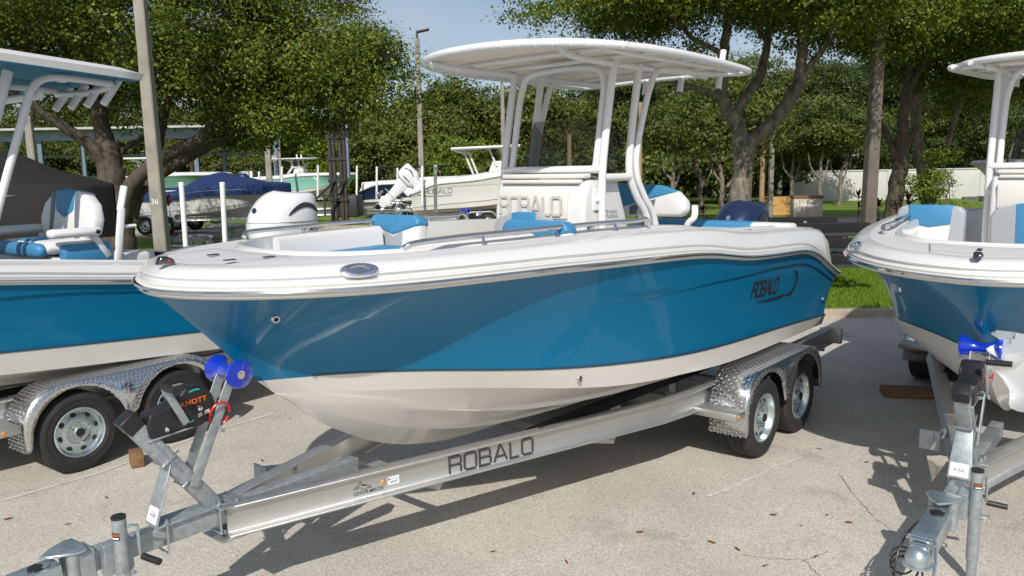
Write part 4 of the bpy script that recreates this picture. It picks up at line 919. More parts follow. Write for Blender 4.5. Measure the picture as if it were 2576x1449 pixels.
def equip(e, G, A, main=True):
    # bow cushions, bolsters, rails and fittings
    zt = A['zt']; ci = A['ci']; c0 = A['ci0']
    def inn(s, ins): return ci(s-c0)-ins
    for sg in (1, -1):
      if main:
        ss = list(np.linspace(.80, 2.05, 14))
        b = MB(); b.loft([[(s, -sg*max(.02, inn(s, .07)), zt(s)-.2) for s in ss], [(s, -sg*max(.02, inn(s, .07)), zt(s)-.12) for s in ss], [(s, -sg*max(.02, inn(s, .10)), zt(s)-.105) for s in ss], [(s+.02, -sg*max(.015, inn(s, .36)), zt(s)-.105) for s in ss], [(s+.03, -sg*max(.015, inn(s, .40)), zt(s)-.13) for s in ss], [(s+.03, -sg*max(.015, inn(s, .40)), zt(s)-.22) for s in ss]], closed=False, caps=False)
        b.build('bow_cushion', M['vblue'], e, ang=60)
        ss = list(np.linspace(1.15, 2.08, 12))
        b = MB(); b.loft([[(s, -sg*inn(s, i_), zt(s)+z_) for i_, z_ in ((.075, -.14), (.08, .0), (.095, .022), (.125, .026), (.15, .0), (.165, -.14))] for s in ss], closed=True)
        b.build('coaming_bolster', M['vwhite'], e, ang=70)
      if 1:
        pts = [(1.02, .735, .03), (1.05, .76, .05), (1.14, .775, .058)] + [(s, ci(s-c0)+.015, .060) for s in (1.4, 1.8, 2.2, 2.6, 3.0)] + [(3.14, ci(3.14-c0)+.015, .07), (3.19, ci(3.19-c0)+.015, .02)]
        b = MB(); b.tube(cr_path([(s, -sg*o, zt(s)+z) for s, o, z in pts], 4), .0155, 10); r = b.build('grab_rail', M['steel'], e)
        for s in (1.55, 2.15, 2.75):
            o = ci(s-c0)+.015; b = MB(); b.tube([(s-.02, -sg*(o+.035), zt(s)+.01), (s, -sg*o, zt(s)+.058)], .009, 8); b.lathe([(.018, 0), (.014, .006), (0, .008)], (s-.02, -sg*(o+.035), zt(s)+.012), (0, 0, 1), 12); b.build('rail_post', M['steel'], r)
        if main: seat_back(e, 2.20 if sg < 0 else 2.27, sg*.62, 1.60 if sg < 0 else 1.59, .52, .425, 0, .12)
        elif sg == -1: seat_back(e, 2.16, -.69, 1.68, .50, .38, 2, .10)
        # oval chrome vent on the gunwale side, stern cleat
        s = .665; o = A['hb'](s-.085)-.026; fitting(e, 'gunwale_vent', (s, -sg*(o+.004), zt(s)-.034), (-.36, -sg*.66, .66), .040, 2.3, dark=False)
        s = 3.80; o = A['hb'](s)-.072; fitting(e, 'hull_side_cleat', (s, -sg*(o+.004), zt(s)-.075), (0, -sg, .45), .042, 1.2)
        s = 4.55; b = MB(); b.lathe([(.05, 0), (.045, .008), (.03, .010), (0, .008)], (s, -sg*(A['hb'](s)-.24), zt(s)+.003), (0, 0, 1), 16); b.build('pop_up_cleat', M['chrome'], e)
        for s, z, r in ((.43, 1.665, .022), (2.25, 1.055, .022), (6.08, 1.05, .024)):
            if z < A['zb'](s): 
                t = (z-A['zc'](s))/(A['zb'](s)-A['zc'](s)); o = A['cc'](s)+(A['bb'](s)-A['cc'](s))*t
            else: o = hull_off(A, s, z)
            if s < .5: o = .47
            fitting(e, 'through_hull', (s, -sg*(o+.002), z), (-.3 if s < 2 else 0, -sg, -.3 if s < 2 else -.05), r)
    b = MB(); b.prism([(-.02, 0), (.075, 0), (.06, .025), (.03, .038), (0, .04)], (.12, 0, 1.925), (1, 0, 0), (0, 0, 1), -.022, .022); nl = b.build('bow_light', M['dchrome'], e, smooth=False, bev=.008)
    b = MB(); b.box((.155, -.0235, 1.944), (.012, .004, .012)); b.build('red_lens', M['red'], nl, smooth=False)
    # anchor locker lid outline and latches
    b = MB(); fn = lambda u, v, d: Vector((u, -v, 1.942+d)); b.ribbon([(.20, -.10), (.20, .10), (.30, .28), (.60, .36), (.62, -.36), (.30, -.28)], .006, fn, .0015, closed=True); b.build('locker_seam', M['vgrey'], e, smooth=False)
    for s, o in ((.42, -.04), (.33, .27), (.52, .31)):
        b = MB(); b.box((s, -o, 1.944), (.06, .028, .006)); b.build('deck_latch', M['dchrome'], e, smooth=False, bev=.003)
    seat = None
    b = MB(); b.box((5.78, 0, 1.685), (.20, 1.80, .22)); so_ = b.build('stern_bench_back', M['vwhite'], e, smooth=False, bev=.035, segs=3)
    b = MB(); b.box((5.78, .02, 1.685), (.212, 1.10, .232)); b.build('blue_centre', M['vblue'], so_, smooth=False, bev=.035, segs=3)
    b = MB(); b.box((5.78, .72, 1.685), (.210, .30, .230)); b.build('grey_end', M['vgrey'], so_, smooth=False, bev=.035, segs=3)

MAINYAW = 49.5
MX, MY = -1.767, 3.725
e, G = make_boat('center_console_boat', 'blue and white centre console boat with white soft T-top, largest boat in the middle', (MX, MY), MAINYAW, MAIN)
main_boat = e
equip(e, G, MAIN); soft_top(e); console(e); helm_seat(e); outboard(e, 6.24, 1.45, 'navy', 'navy', .93)
b = MB(); fn = hull_fn(MAIN, 4.33, 1.30, -.035); robalo(b, fn, .122, .0165, .004, gap=.15, xs=.80); b.build('hull_lettering', M['ink'], e, smooth=False)
sw = []
for a in np.linspace(-1.95, 1.32, 26): sw.append((.80+.145*math.cos(a)*(1 if a > -.9 else 1.0), .055+.105*math.sin(a), .016*math.sin((a+1.95)/3.27*math.pi)**.7+.003))
tail = [(.10+.60*k/8, -.050-.006*math.sin(k/8*math.pi), .002+.012*k/8) for k in range(8)]
pl = tail+sw; b = MB()
L_, R_ = [], []
for i, (x, y, w) in enumerate(pl):
    a = pl[max(i-1, 0)]; c = pl[min(i+1, len(pl)-1)]; t = Vector((c[0]-a[0], c[1]-a[1])).normalized(); L_.append((x-t.y*w, y+t.x*w)); R_.append((x+t.y*w, y-t.x*w))
b.loft([[fn(x, y, .004) for x, y in L_], [fn(x, y, .004) for x, y in R_]], closed=False, caps=False); b.build('hull_swoosh', M['ink'], e, smooth=False)
s = 4.10; b = MB(); f2 = plane_fn((4.05, -(MAIN['hb'](4.1)-.058), 1.74), (1, 0, 0), (0, .42, 1)); b.add([f2(u, v, .004) for u, v in [(0, 0), (.13, 0), (.13, .075), (0, .075)]], [(0, 1, 2, 3)]); st_ = b.build('warning_sticker', M['paper'], e, smooth=False)
b = MB(); b.add([f2(u, v, .0052) for u, v in [(.01, .005), (.035, .005), (.035, .04), (.01, .04)]], [(0, 1, 2, 3)]); b.build('sticker_mark', M['orange'], st_, smooth=False)
b = MB(); b.add([f2(u, v, .0052) for u, v in [(.0, .055), (.05, .055), (.055, .065), (.045, .073), (0, .073)]], [(0, 1, 2, 3, 4)]); b.build('sticker_mark', M['ink'], st_, smooth=False)
make_trailer('boat_trailer', 'aluminium tandem trailer with ROBALO lettering on its beam, under the middle boat', (MX, MY), MAINYAW)

RX, RY, RYAW, RP, RZ = 2.605, 4.458, 50.0, -.13/4.4, -.13
e, G = make_boat('center_console_boat', 'blue and white centre console boat at the right edge, seen from its bow', (RX, RY), RYAW, MAIN, RP, RZ)
right_boat = e
equip(e, G, MAIN, False); soft_top(e, z=3.21, s0=2.65, w=.84); console(e, text_=False); helm_seat(e)
make_trailer('boat_trailer', 'galvanised trailer tongue with A1532 label and wiring coil, under the right boat', (RX, RY), RYAW, RP, RZ, code='A1532', tread=False)
# plastic wrapping hanging from the right trailer roller
b = MB(); n = 14; rows = []
for i in range(n):
    t = i/(n-1); row = []
    for k in range(16):
        u = k/15; x = .52+.05*math.sin(u*9+i*.6)*(.3+t)+.10*t*u; y = -.13+.26*(u-.2)*(1+.5*t)*-1+.03*math.sin(i*1.1+k); z = 1.46-.50*t*(.4+.6*abs(math.sin(u*2.6)))
        row.append((x-.12, y, z))
    rows.append(row)
b.loft(rows, closed=False, caps=False); o = b.build('plastic_wrap', M['wrap']); o.location = (RX, RY, RZ); o.rotation_euler = (0, RP, math.radians(RYAW))
tag(o, 'torn clear plastic wrap draped over the blue bow roller at right', 'plastic wrap')

# left boat: flatter sheer, hard top with blue underside, twin helm chairs, white motor
LEFT = dict(MAIN); LEFT.update(L=7.05,
 zr=pchip([0, 1, 2.5, 3.93, 5.17, 7.05], [1.88, 1.84, 1.73, 1.596, 1.45, 1.30]), zt=pchip([0, 1, 2.5, 3.99, 5.18, 6.8, 7.05], [1.99, 1.96, 1.85, 1.715, 1.588, 1.44, 1.33]),
 hb=sq([0, .02, .08, .2, .4, .8, 1.3, 1.9, 2.6, 3.4, 4.4, 5.6, 7.05], [0, .16, .34, .54, .73, .93, 1.06, 1.15, 1.19, 1.21, 1.22, 1.21, 1.18]),
 zb=pchip([.6, 1.2, 2.2, 3.91, 5.48, 7.05], [1.35, 1.32, 1.20, 1.044, .922, .80]), zc=pchip([.70, 1.4, 2.4, 3.91, 5.77, 7.05], [1.16, 1.15, 1.03, .872, .716, .62]),
 zk=pchip([.70, 1.3, 2.0, 3.0, 7.05], [1.16, .85, .60, .50, .38]), bb=pchip([.6, .8, 1.1, 1.6, 2.4, 3.5, 5, 7.05], [0, .22, .5, .80, 1.0, 1.12, 1.14, 1.12]),
 cc=pchip([.70, .85, 1.15, 1.8, 2.5, 3.6, 5, 7.05], [0, .16, .42, .72, .95, 1.08, 1.10, 1.07]), ciL=6.3)
LX, LY, LYAW = -7.062, 3.374, 54.0
e, G = make_boat('center_console_boat', 'blue and white boat with blue-lined hard top and twin helm chairs at the left edge', (LX, LY), LYAW, LEFT)
left_boat = e
outboard(e, 7.02, 1.52, 'pearl', 'pearl', 1.12, 'YAMAHA')
M['lining'] = mat('blue_top_lining', (.008, .17, .32), .42, spec=.3)
def hard_top(e, z=3.27):
    def cr_(s, o, lo): return z+.06*(1-(o/.95)**2)-(.0 if not lo else .085)+.055*(5.4-s)
    plan = [(2.2, 0), (2.2, .5), (2.35, .8), (2.8, .92), (4.0, .95), (5.2, .88), (5.42, .80), (5.45, .6), (5.45, 0)]
    full = [(s, o) for s, o in plan]+[(s, -o) for s, o in plan[-2:0:-1]]
    P = cr_path([(a, b_, 0) for a, b_ in full], 3, True)
    up = [(p.x, -p.y, cr_(p.x, p.y, 0)-.05) for p in P]; upi = [(3.8+(p.x-3.8)*.9, -p.y*.9, cr_(p.x, p.y, 0)) for p in P]; lo = [(3.8+(p.x-3.8)*.985, -p.y*.985, cr_(p.x, p.y, 1)-.02) for p in P]; loi = [(3.8+(p.x-3.8)*.9, -p.y*.9, cr_(p.x, p.y, 1)+.005) for p in P]
    b = MB(); b.loft([lo, up, upi], caps=False); b.add(upi, [tuple(range(len(upi)))]); t = b.build('hard_top', M['white'], e, ang=40)
    loi2 = [(3.8+(p.x-3.8)*.955, -p.y*.955, cr_(p.x, p.y, 1)-.028) for p in P]
    b = MB(); b.loft([lo, loi2, loi], caps=False); b.add(loi, [tuple(range(len(loi)))]); b.build('top_lining', M['lining'], t, ang=30)
    def tb(name, pts, r=.032, k=5):
        b_ = MB(); b_.tube(cr_path([(s, -o, q) for s, o, q in pts], k), r, 10); return b_.build(name, M['powder'], t)
    for sg in (1, -1):
        tb('leg', [(3.75, .46*sg, 1.3), (4.05, .46*sg, 2.1), (4.28, .45*sg, 2.7), (4.46, .44*sg, z-.06)], .042)
        tb('leg', [(3.98, .48*sg, 1.3), (4.31, .48*sg, 2.25), (4.54, .47*sg, 2.88), (4.62, .47*sg, z-.19), (4.72, .48*sg, z-.10), (4.9, .5*sg, z-.08), (5.28, .5*sg, z-.10)], .033)
    tb('cross_tube', [(4.68, -.47, z-.24), (4.68, .47, z-.24)], .034, 2); tb('cross_tube', [(5.28, -.52, z-.13), (5.30, 0, z-.15), (5.28, .52, z-.13)], .030, 3)
    for o in (-.45, -.15, .15, .45):
        b = MB(); b.tube([(5.22, -o, z-.28), (5.38, -o, z-.06)], .034, 12); b.build('rod_holder', M['powder'], t)
    b = MB(); b.lathe([(.055, 0), (.05, -.03), (.03, -.04), (0, -.04)], (5.0, -.2, z-.05), (0, 0, 1), 16); b.build('speaker', M['powder'], t)
hard_top(e)
b = MB(); b.prism([(3.3, 1.0), (3.3, 1.95), (3.4, 2.15), (3.75, 2.15), (4.0, 1.5), (4.0, 1.0)], (0, 0, 0), (1, 0, 0), (0, 0, 1), -.45, .45); b.build('console', M['white'], e, smooth=False, bev=.04)
def helm_chair(e, st, off, z, k_=1.0):
    U, V = (0, -1, 0), (.16, 0, 1); w = .56
    b = MB(); b.box((st-.12, -off, z-.17), (.42, w*.86, .20)); ch = b.build('helm_chair', M['vwhite'], e, smooth=False, bev=.04, segs=3); ch.scale = (1.05, k_, 1.06); ch.location = (st*(1-1.05), -off*(1-k_), z*(1-1.06))
    o = (st+.10, -off, z+.04)
    P = [(-.20, -.02), (.20, -.02), (.27, .05), (.285, .17), (.25, .29), (.17, .375), (0, .41), (-.17, .375), (-.25, .29), (-.285, .17), (-.27, .05)]
    cushion(ch, 'backrest', M['vwhite'], P, o, U, V, .13, .04); fn = plane_fn(o, U, V)
    b = MB(); b.prism([(-.10, .22), (0, .155), (.10, .22), (.115, .398), (0, .417), (-.115, .398)], o, U, V, -.004, .137); b.build('blue_yoke', M['vblue'], ch, smooth=False, bev=.02)
    for sg in (1, -1):
        b = MB(); b.prism([(.115*sg, -.015), (.165*sg, -.015), (.165*sg, .380), (.10*sg, .398), (.10*sg, .24)], o, U, V, -.002, .134); b.build('grey_band', M['vdgrey'], ch, smooth=False, bev=.015)
        b = MB(); b.box((st-.16, -off-sg*.30, z+.12), (.42, .075, .075)); b.build('armrest', M['vwhite'], ch, smooth=False, bev=.032, segs=3)
        b = MB(); b.lathe([(0, 0), (.020, 0), (.018, .006), (0, .007)], (st+.0, -off-sg*.338, z+.12), (0, -sg, 0), 14); b.build('armrest_knob', M['dchrome'], ch)
        b = MB(); b.bar((st+.16, -off-sg*.285, z-.30), (st+.26, -off-sg*.285, z+.30), .022, .06); b.bar((st+.0, -off-sg*.29, z+.08), (st+.12, -off-sg*.28, z-.10), .025, .05); b.build('chair_frame', M['powder'], ch, smooth=False, bev=.008)
    b = MB(); b.box((st-.15, -off, z+.0), (.44, w*.9, .11)); b.build('seat_cushion', M['vwhite'], ch, smooth=False, bev=.05, segs=3)
    b = MB(); b.box((st-.20, -off, z+.025), (.30, w*.35, .085)); b.build('seat_inset', M['vblue'], ch, smooth=False, bev=.04, segs=3)
    b = MB(); b.box((st-.375, -off, z-.015), (.10, w*.88, .12)); b.build('bolster', M['vblue'], ch, smooth=False, bev=.045, segs=3)
    for sg in (1, -1):
        b = MB(); b.box((st-.05, -off-sg*.255, z-.075), (.40, .06, .20)); b.build('side_pad', M['vblue'], ch, smooth=False, bev=.02, segs=3)
    b = MB(); b.tube([(st+.26, -off-.27, z+.28), (st+.31, -off-.275, z+.48)], .026, 12); b.build('rod_holder', M['powder'], ch); b = MB(); b.tube([(st+.24, -off-.27, z+.14), (st+.38, -off-.27, z+.14)], .016, 8); b.build('rear_grab', M['powder'], ch)
helm_chair(e, 4.93, .14, 1.75, 1.72)
b = MB(); b.box((5.2, 0, 1.40), (.6, 1.1, .5)); b.build('leaning_post', M['white'], e, smooth=False, bev=.04)
b = MB(); b.tube([(6.2, -.9, 1.54), (6.2, -.88, 1.60), (6.26, -.87, 1.62)], .008, 6); b.build('deck_hook', M['black'], e)
make_trailer('boat_trailer', 'aluminium tandem trailer with diamond plate fender under the left boat', (LX, LY), LYAW, s1=4.37, s2=5.22, front=False, lettering=False)
for k, (x, y) in enumerate(((345, 1146), (1, 1))):
    if k: continue
    gx, gy = gp(x, y+22); b = MB(); b.box((0, 0, .055), (.10, .20, .11)); o = b.build('wood_chock', M['wood'], None, smooth=False, bev=.006); o.location = (gx, gy, 0); o.rotation_euler = (0, 0, math.radians(30))
    tag(o, 'small brown wooden chock behind the left trailer wheel', 'wood block')
gx, gy = gp(2270, 995); b = MB(); b.box((0, 0, .04), (.9, .22, .08)); o = b.build('wood_plank', M['wood'], None, smooth=False, bev=.008); o.location = (gx+.25, gy-.05, 0); o.rotation_euler = (0, 0, math.radians(-12)); tag(o, 'dark wooden plank lying by the right trailer wheel', 'plank')
# ------------------------------------------------------------------ trees and plants
def leaf_cloud(name, parent, m, ells, nclump, per, rc, ln, wd, droop=.0, bough=34):
    w = np.array([e[3]*e[4]*e[5] for e in ells], float)**.75*np.array([e[6] if len(e) > 6 else 1 for e in ells]); w /= w.sum()
    cen = np.array([list(at(*ells[i][:3])) for i in range(len(ells))]); rad = np.array([ells[i][3:6] for i in range(len(ells))], float)
    nb = max(6, int(nclump/bough)); bi = rng.choice(len(ells), nb, p=w); bd = rng.normal(size=(nb, 3)); bd /= np.linalg.norm(bd, axis=1)[:, None]
    B_ = cen[bi]+bd*(rng.uniform(.05, 1, nb)**.45)[:, None]*rad[bi]*.92; br = (rc*2.5*rng.uniform(.6, 1.35, nb))[:, None]*np.array([1.15, 1.15, .62])
    idx = rng.integers(0, nb, nclump); d = rng.normal(size=(nclump, 3)); d[:, 2] = d[:, 2]*.8+.30; d /= np.linalg.norm(d, axis=1)[:, None]
    C_ = B_[idx]+d*(rng.uniform(.30, 1, nclump)**.4)[:, None]*br[idx]
    ax = rng.normal(size=(nclump, 3)); ax[:, 2] *= .4; ax /= np.linalg.norm(ax, axis=1)[:, None]
    cl = np.repeat(np.arange(nclump), per); n = len(cl); k = rc*rng.uniform(.55, 1.35, nclump)[cl]
    g = rng.normal(size=(n, 3))*.42; P = C_[cl]+g*k[:, None]*np.array([1, 1, .62])+ax[cl]*(rng.uniform(-1, 1, n)*k*.9)[:, None]
    P[:, 2] -= droop*np.abs(rng.normal(size=n))
    nn = rng.normal(size=(n, 3))*.62+np.array([0, -.1, .45])+d[cl]*.85; nn /= np.linalg.norm(nn, axis=1)[:, None]
    t = rng.normal(size=(n, 3)); t -= nn*(t*nn).sum(1)[:, None]; t /= np.linalg.norm(t, axis=1)[:, None]; b = np.cross(nn, t)
    s = rng.uniform(.7, 1.3, n)[:, None]; L = ln*s; Wd = wd*s
    V = np.stack([P-t*L/2, P+b*Wd/2+nn*L*.08, P+t*L/2, P-b*Wd/2+nn*L*.08], 1).reshape(-1, 3); F = np.arange(4*n).reshape(-1, 4)
    me = bpy.data.meshes.new(name); me.vertices.add(len(V)); me.vertices.foreach_set('co', V.astype(np.float32).ravel())
    me.loops.add(4*n); me.loops.foreach_set('vertex_index', F.astype(np.int32).ravel()); me.polygons.add(n)
    me.polygons.foreach_set('loop_start', np.arange(0, 4*n, 4, dtype=np.int32)); me.update(calc_edges=True); me.materials.append(M[m])
    o = bpy.data.objects.new(name, me); COL.objects.link(o); 
    if parent: o.parent = parent; o.matrix_parent_inverse = Matrix.Translation(-Vector(parent.location))
    return o
def limb(parent, name, pts, bark, wob=.03, n=12):
    """pts: (x, y, Y, radius)"""
    P = [at(x, y, Y) for x, y, Y, r in pts]; Rr = [p[3] for p in pts]; Q = cr_path(P, 6); rs = []
    for i in range(len(Q)):
        t = i/6; k = min(int(t), len(Rr)-2); f = t-k; rs.append(max(.008, (Rr[k]*(1-f)+Rr[k+1]*f)*(1+random.uniform(-.025, .025))))
    Q = [q+Vector((random.uniform(-wob, wob), random.uniform(-wob, wob), 0)) for q in Q]
    b = MB(); b.tube(Q, rs, n); o = b.build(name, M[bark], parent, ang=80); o.matrix_parent_inverse = Matrix.Translation(-Vector(parent.location)); return o
def tree(name, label, base, bark, trunk, limbs, ells, leaf, nclump, per, rc, ln, wd, group=None, cat='tree', twigs=0):
    x, y = gp(*base[:2]) if len(base) == 2 else (at(*base).x, at(*base).y)
    e = empty(name, label, cat, (x, y, 0), group=group)
    limb(e, 'trunk', trunk, bark)
    for l in limbs: limb(e, 'limb', l, bark, .02, 9)
    leaf_cloud('crown', e, leaf, ells, nclump, per, rc, ln, wd)
    return e
Y1 = 21.0
tree('live_oak', 'spreading dark oak with forked trunk and wide crown at the left', (305, 690, Y1), 'barkdark',
  [(305, 700, Y1, .60), (300, 640, Y1, .46), (297, 577, Y1, .42), (284, 500, Y1, .40), (281, 440, Y1, .34), (270, 377, Y1, .26), (260, 335, Y1, .22), (247, 267, Y1, .18), (232, 220, Y1+.4, .12), (225, 120, Y1+.6, .06)],
  [[(286, 470, Y1, .26), (262, 410, Y1-.1, .22), (235, 372, Y1-.3, .17), (170, 325, Y1-.6, .13), (110, 285, Y1-.9, .11), (62, 252, Y1-1.1, .09), (-40, 200, Y1-1.2, .05)],
   [(300, 560, Y1-.1, .28), (325, 480, Y1-.3, .22), (365, 430, Y1-.5, .19), (433, 383, Y1-.7, .17), (500, 350, Y1-.8, .15), (545, 300, Y1-.6, .12), (590, 230, Y1-.3, .07)],
   [(320, 545, Y1, .26), (350, 480, Y1+.2, .19), (417, 427, Y1+.3, .16), (483, 392, Y1+.3, .13), (540, 362, Y1+.2, .11), (640, 320, Y1, .06)],
   [(280, 420, Y1, .13), (300, 385, Y1+.2, .09), (345, 355, Y1+.4, .07), (420, 310, Y1+.5, .05)],
   [(395, 400, Y1+.6, .12), (405, 330, Y1+.6, .13), (418, 270, Y1+.5, .11), (445, 200, Y1+.4, .06)]],
  [(150, 30, 21, 4.2, 3.4, 2.1), (420, 70, 20.2, 3.6, 3.4, 2.4), (660, 130, 20.2, 2.6, 3, 2.3), (820, 150, 20.2, 1.9, 2.2, 2.1), (905, 60, 21, .95, 1.3, 1.5, .8), (965, 150, 20.6, .65, .9, .9, .6), (950, 250, 20.3, .6, .8, .6, .6), (780, 335, 20, 1.3, 1.4, .62), (610, 318, 21, 1.3, 1.8, .5), (300, 190, 22.5, 3, 2, 1.2), (130, 290, 22, .8, 1, .4, .6), (-60, 130, 21, 2.5, 2.5, 1.9), (560, 210, 19.5, 2.2, 1.6, 1.2), (230, -60, 17.8, 3.4, 1.5, 1.3), (480, -80, 17.9, 2.2, 1.4, 1.1), (880, 260, 20, 1.1, 1.2, .9, 1.3), (700, 260, 19.6, 1.5, 1.4, .9, 1.2), (345, 330, 22.5, .8, .9, .35, .6)],
  'leafA', 5200, 40, .40, .095, .047)
Y2 = 21.0
tree('live_oak', 'grey-barked oak with V-shaped forked trunk right of the T-top', (1868, 640, Y2), 'barklight',
  [(1864, 640, Y2, .44), (1862, 560, Y2, .34), (1862, 500, Y2, .29), (1868, 430, Y2, .26), (1870, 375, Y2, .25), (1858, 325, Y2, .19), (1842, 295, Y2, .17), (1820, 258, Y2, .16), (1814, 213, Y2, .15), (1820, 133, Y2, .13), (1830, 67, Y2, .11), (1822, -30, Y2, .07)],
  [[(1872, 400, Y2-.05, .22), (1884, 365, Y2-.1, .20), (1910, 342, Y2-.2, .19), (1950, 300, Y2-.4, .18), (1984, 253, Y2-.5, .17), (2010, 210, Y2-.6, .16), (2017, 160, Y2-.6, .14), (2020, 100, Y2-.6, .12), (2037, 33, Y2-.6, .10), (2050, -40, Y2-.6, .06)],
   [(2010, 205, Y2-.6, .10), (2035, 170, Y2-.7, .09), (2067, 127, Y2-.8, .08), (2100, 67, Y2-.8, .07), (2125, -10, Y2-.8, .04)],
   [(1846, 300, Y2+.1, .14), (1866, 262, Y2+.2, .13), (1890, 225, Y2+.3, .13), (1914, 187, Y2+.4, .12), (1930, 100, Y2+.5, .10), (1936, 50, Y2+.5, .08), (1946, -30, Y2+.5, .05)],
   [(1818, 250, Y2, .10), (1795, 238, Y2-.2, .09), (1750, 222, Y2-.5, .08), (1700, 208, Y2-.8, .07), (1640, 180, Y2-1.2, .05), (1560, 110, Y2-1.6, .03)],
   [(1822, 140, Y2, .08), (1790, 120, Y2-.2, .07), (1740, 95, Y2-.5, .06), (1690, 40, Y2-.8, .03)],
   [(1932, 110, Y2+.5, .07), (1905, 70, Y2+.5, .06), (1885, 20, Y2+.5, .04)]],
  [(1500, 5, 20, 1.8, 2, .75), (1620, 30, 20.5, 1.9, 2, .7), (1850, -60, 21, 2.6, 2.6, 1.2), (2060, -20, 20.5, 2.2, 2, 1.1), (1400, 40, 20, .60, .8, .30, .6), (2180, 50, 21, 1.9, 2, 1.2), (1740, 85, 21, 1.0, 1.2, .35, .6), (1880, -70, 17.6, 3.0, 1.6, .95), (2080, -60, 17.6, 2.0, 1.6, .9), (1700, -70, 17.8, 2.0, 1.5, .8), (1560, 75, 20, 1.1, 1.1, .3, .5), (2010, 90, 22, 1.0, 1.2, .5, .5), (1885, 330, 20.5, .30, .3, .22, .25), (1880, 200, 20.6, .25, .3, .35, .2)],
  'leafB', 3900, 38, .36, .095, .047)
tree('shade_tree', 'dark trunked tree beside the right light pole', (2242, 598, 25.0), 'barkdark',
  [(2240, 605, 25, .36), (2242, 560, 25, .27), (2250, 500, 25, .25), (2264, 420, 25, .23), (2270, 340, 25, .18), (2276, 250, 25, .14), (2292, 150, 25, .10), (2300, 40, 25, .05)],
  [[(2262, 430, 25, .15), (2245, 370, 25.1, .12), (2222, 320, 25.3, .09), (2195, 280, 25.4, .05)], [(2266, 400, 25, .14), (2290, 345, 24.9, .09), (2308, 320, 24.8, .07)], [(2276, 260, 25, .10), (2300, 200, 24.8, .08), (2350, 120, 24.6, .05)]],
  [(2340, 40, 25, 3.0, 3, 1.6), (2480, 90, 25, 2.4, 2.5, 1.7), (2290, 120, 26, 1.5, 2, .9), (2560, 190, 26, 1.6, 2, 1.4), (2240, 30, 25, 1.6, 2, 1.0), (2280, -30, 21, 3.0, 2, 1.1), (2480, -10, 21, 2.4, 2, 1.2), (2520, 60, 22, 1.8, 1.8, 1.0)], 'leafA', 2900, 38, .42, .105, .052)
tree('shade_tree', 'pale slender tree leaning behind the yellow-green shrub', (2335, 585, 27.0), 'barklight',
  [(2345, 590, 27, .24), (2338, 530, 27, .22), (2327, 483, 27, .20), (2316, 400, 27, .18), (2304, 317, 27, .18), (2310, 233, 27, .16), (2320, 187, 27, .14), (2308, 133, 27, .10), (2290, 80, 27, .05)],
  [[(2319, 195, 27, .10), (2344, 150, 27, .09), (2370, 100, 27, .08), (2387, 50, 27, .06), (2392, -20, 27, .03)], [(2370, 420, 27.5, .10), (2395, 320, 27.5, .09), (2425, 235, 27.3, .07), (2440, 190, 27.3, .05)]],
  [(2400, 10, 27, 2.2, 2, 1.0), (2300, 40, 27, 1.6, 1.6, 1.0), (2440, 230, 28.5, 1.2, 1.2, .9, .7)], 'leafB', 1000, 36, .42, .105, .052)
# row of slim trees behind, and the far tree line
k = 0
for x, yc, Y, rx, rz, lb in [(1545, 330, 56, 2.8, 2.6, 0), (1625, 285, 54, 2.8, 3.2, 0), (1700, 300, 52, 2.8, 3.0, 0), (1790, 270, 54, 3.1, 3.5, 0), (1885, 290, 56, 3.0, 3.3, 0), (1965, 260, 52, 3.2, 3.4, 0), (2060, 290, 54, 3.2, 3.3, 0), (2140, 250, 52, 3.3, 3.6, 0), (2230, 300, 53, 3.1, 3.0, 0), (2330, 270, 55, 3.3, 3.4, 0), (2430, 290, 52, 3.2, 3.2, 0), (2540, 280, 55, 3.4, 3.5, 0)]:
    k += 1; yb = 415+2.35*2010/Y*.96; s = random.uniform(-16, 16)
    tree('slim_tree', ['leafy tree behind the console windscreen, leftmost of the row by the wall', 'leafy tree right behind the rear T-top legs', 'leafy tree above the helm seat, left of the forked oak', 'leafy tree just left of the forked oak, behind its limb', 'leafy tree directly behind the forked oak trunk', 'leafy tree between the forked oak and the crates', 'leafy tree above the beige packing box', 'leafy tree left of the dark brown square pole', 'leafy tree just right of the dark brown square pole', 'leafy tree behind the yellow-green shrub', 'leafy tree above the beige boat at the right', 'leafy tree behind the right boat, rightmost of the row'][k-1], (x+s, yb, Y), 'barklight',
      [(x+s, yb, Y, .18), (x+s*.6, 460, Y, .14), (x+s*.2, 420, Y, .12), (x, 370, Y, .09), (x-s*.5, 290, Y, .05)], [[(x+s*.5, 440, Y, .09), (x+s*.5+22, 405, Y+.1, .07), (x+s+34, 360, Y+.2, .05)], [(x+s*.3, 425, Y, .08), (x-18, 390, Y-.1, .06), (x-30, 350, Y, .04)]],
      [(x, yc, Y, rx, rx, rz), (x+20, yc+62, Y-.8, rx*.85, rx*.8, rz*.6), (x-24, yc-50, Y+.6, rx*.8, rx*.8, rz*.5)], ['leafC', 'leafE', 'leafF'][k % 3], 640, 36, .62, .17, .095, group='leafy trees in the row by the white wall')
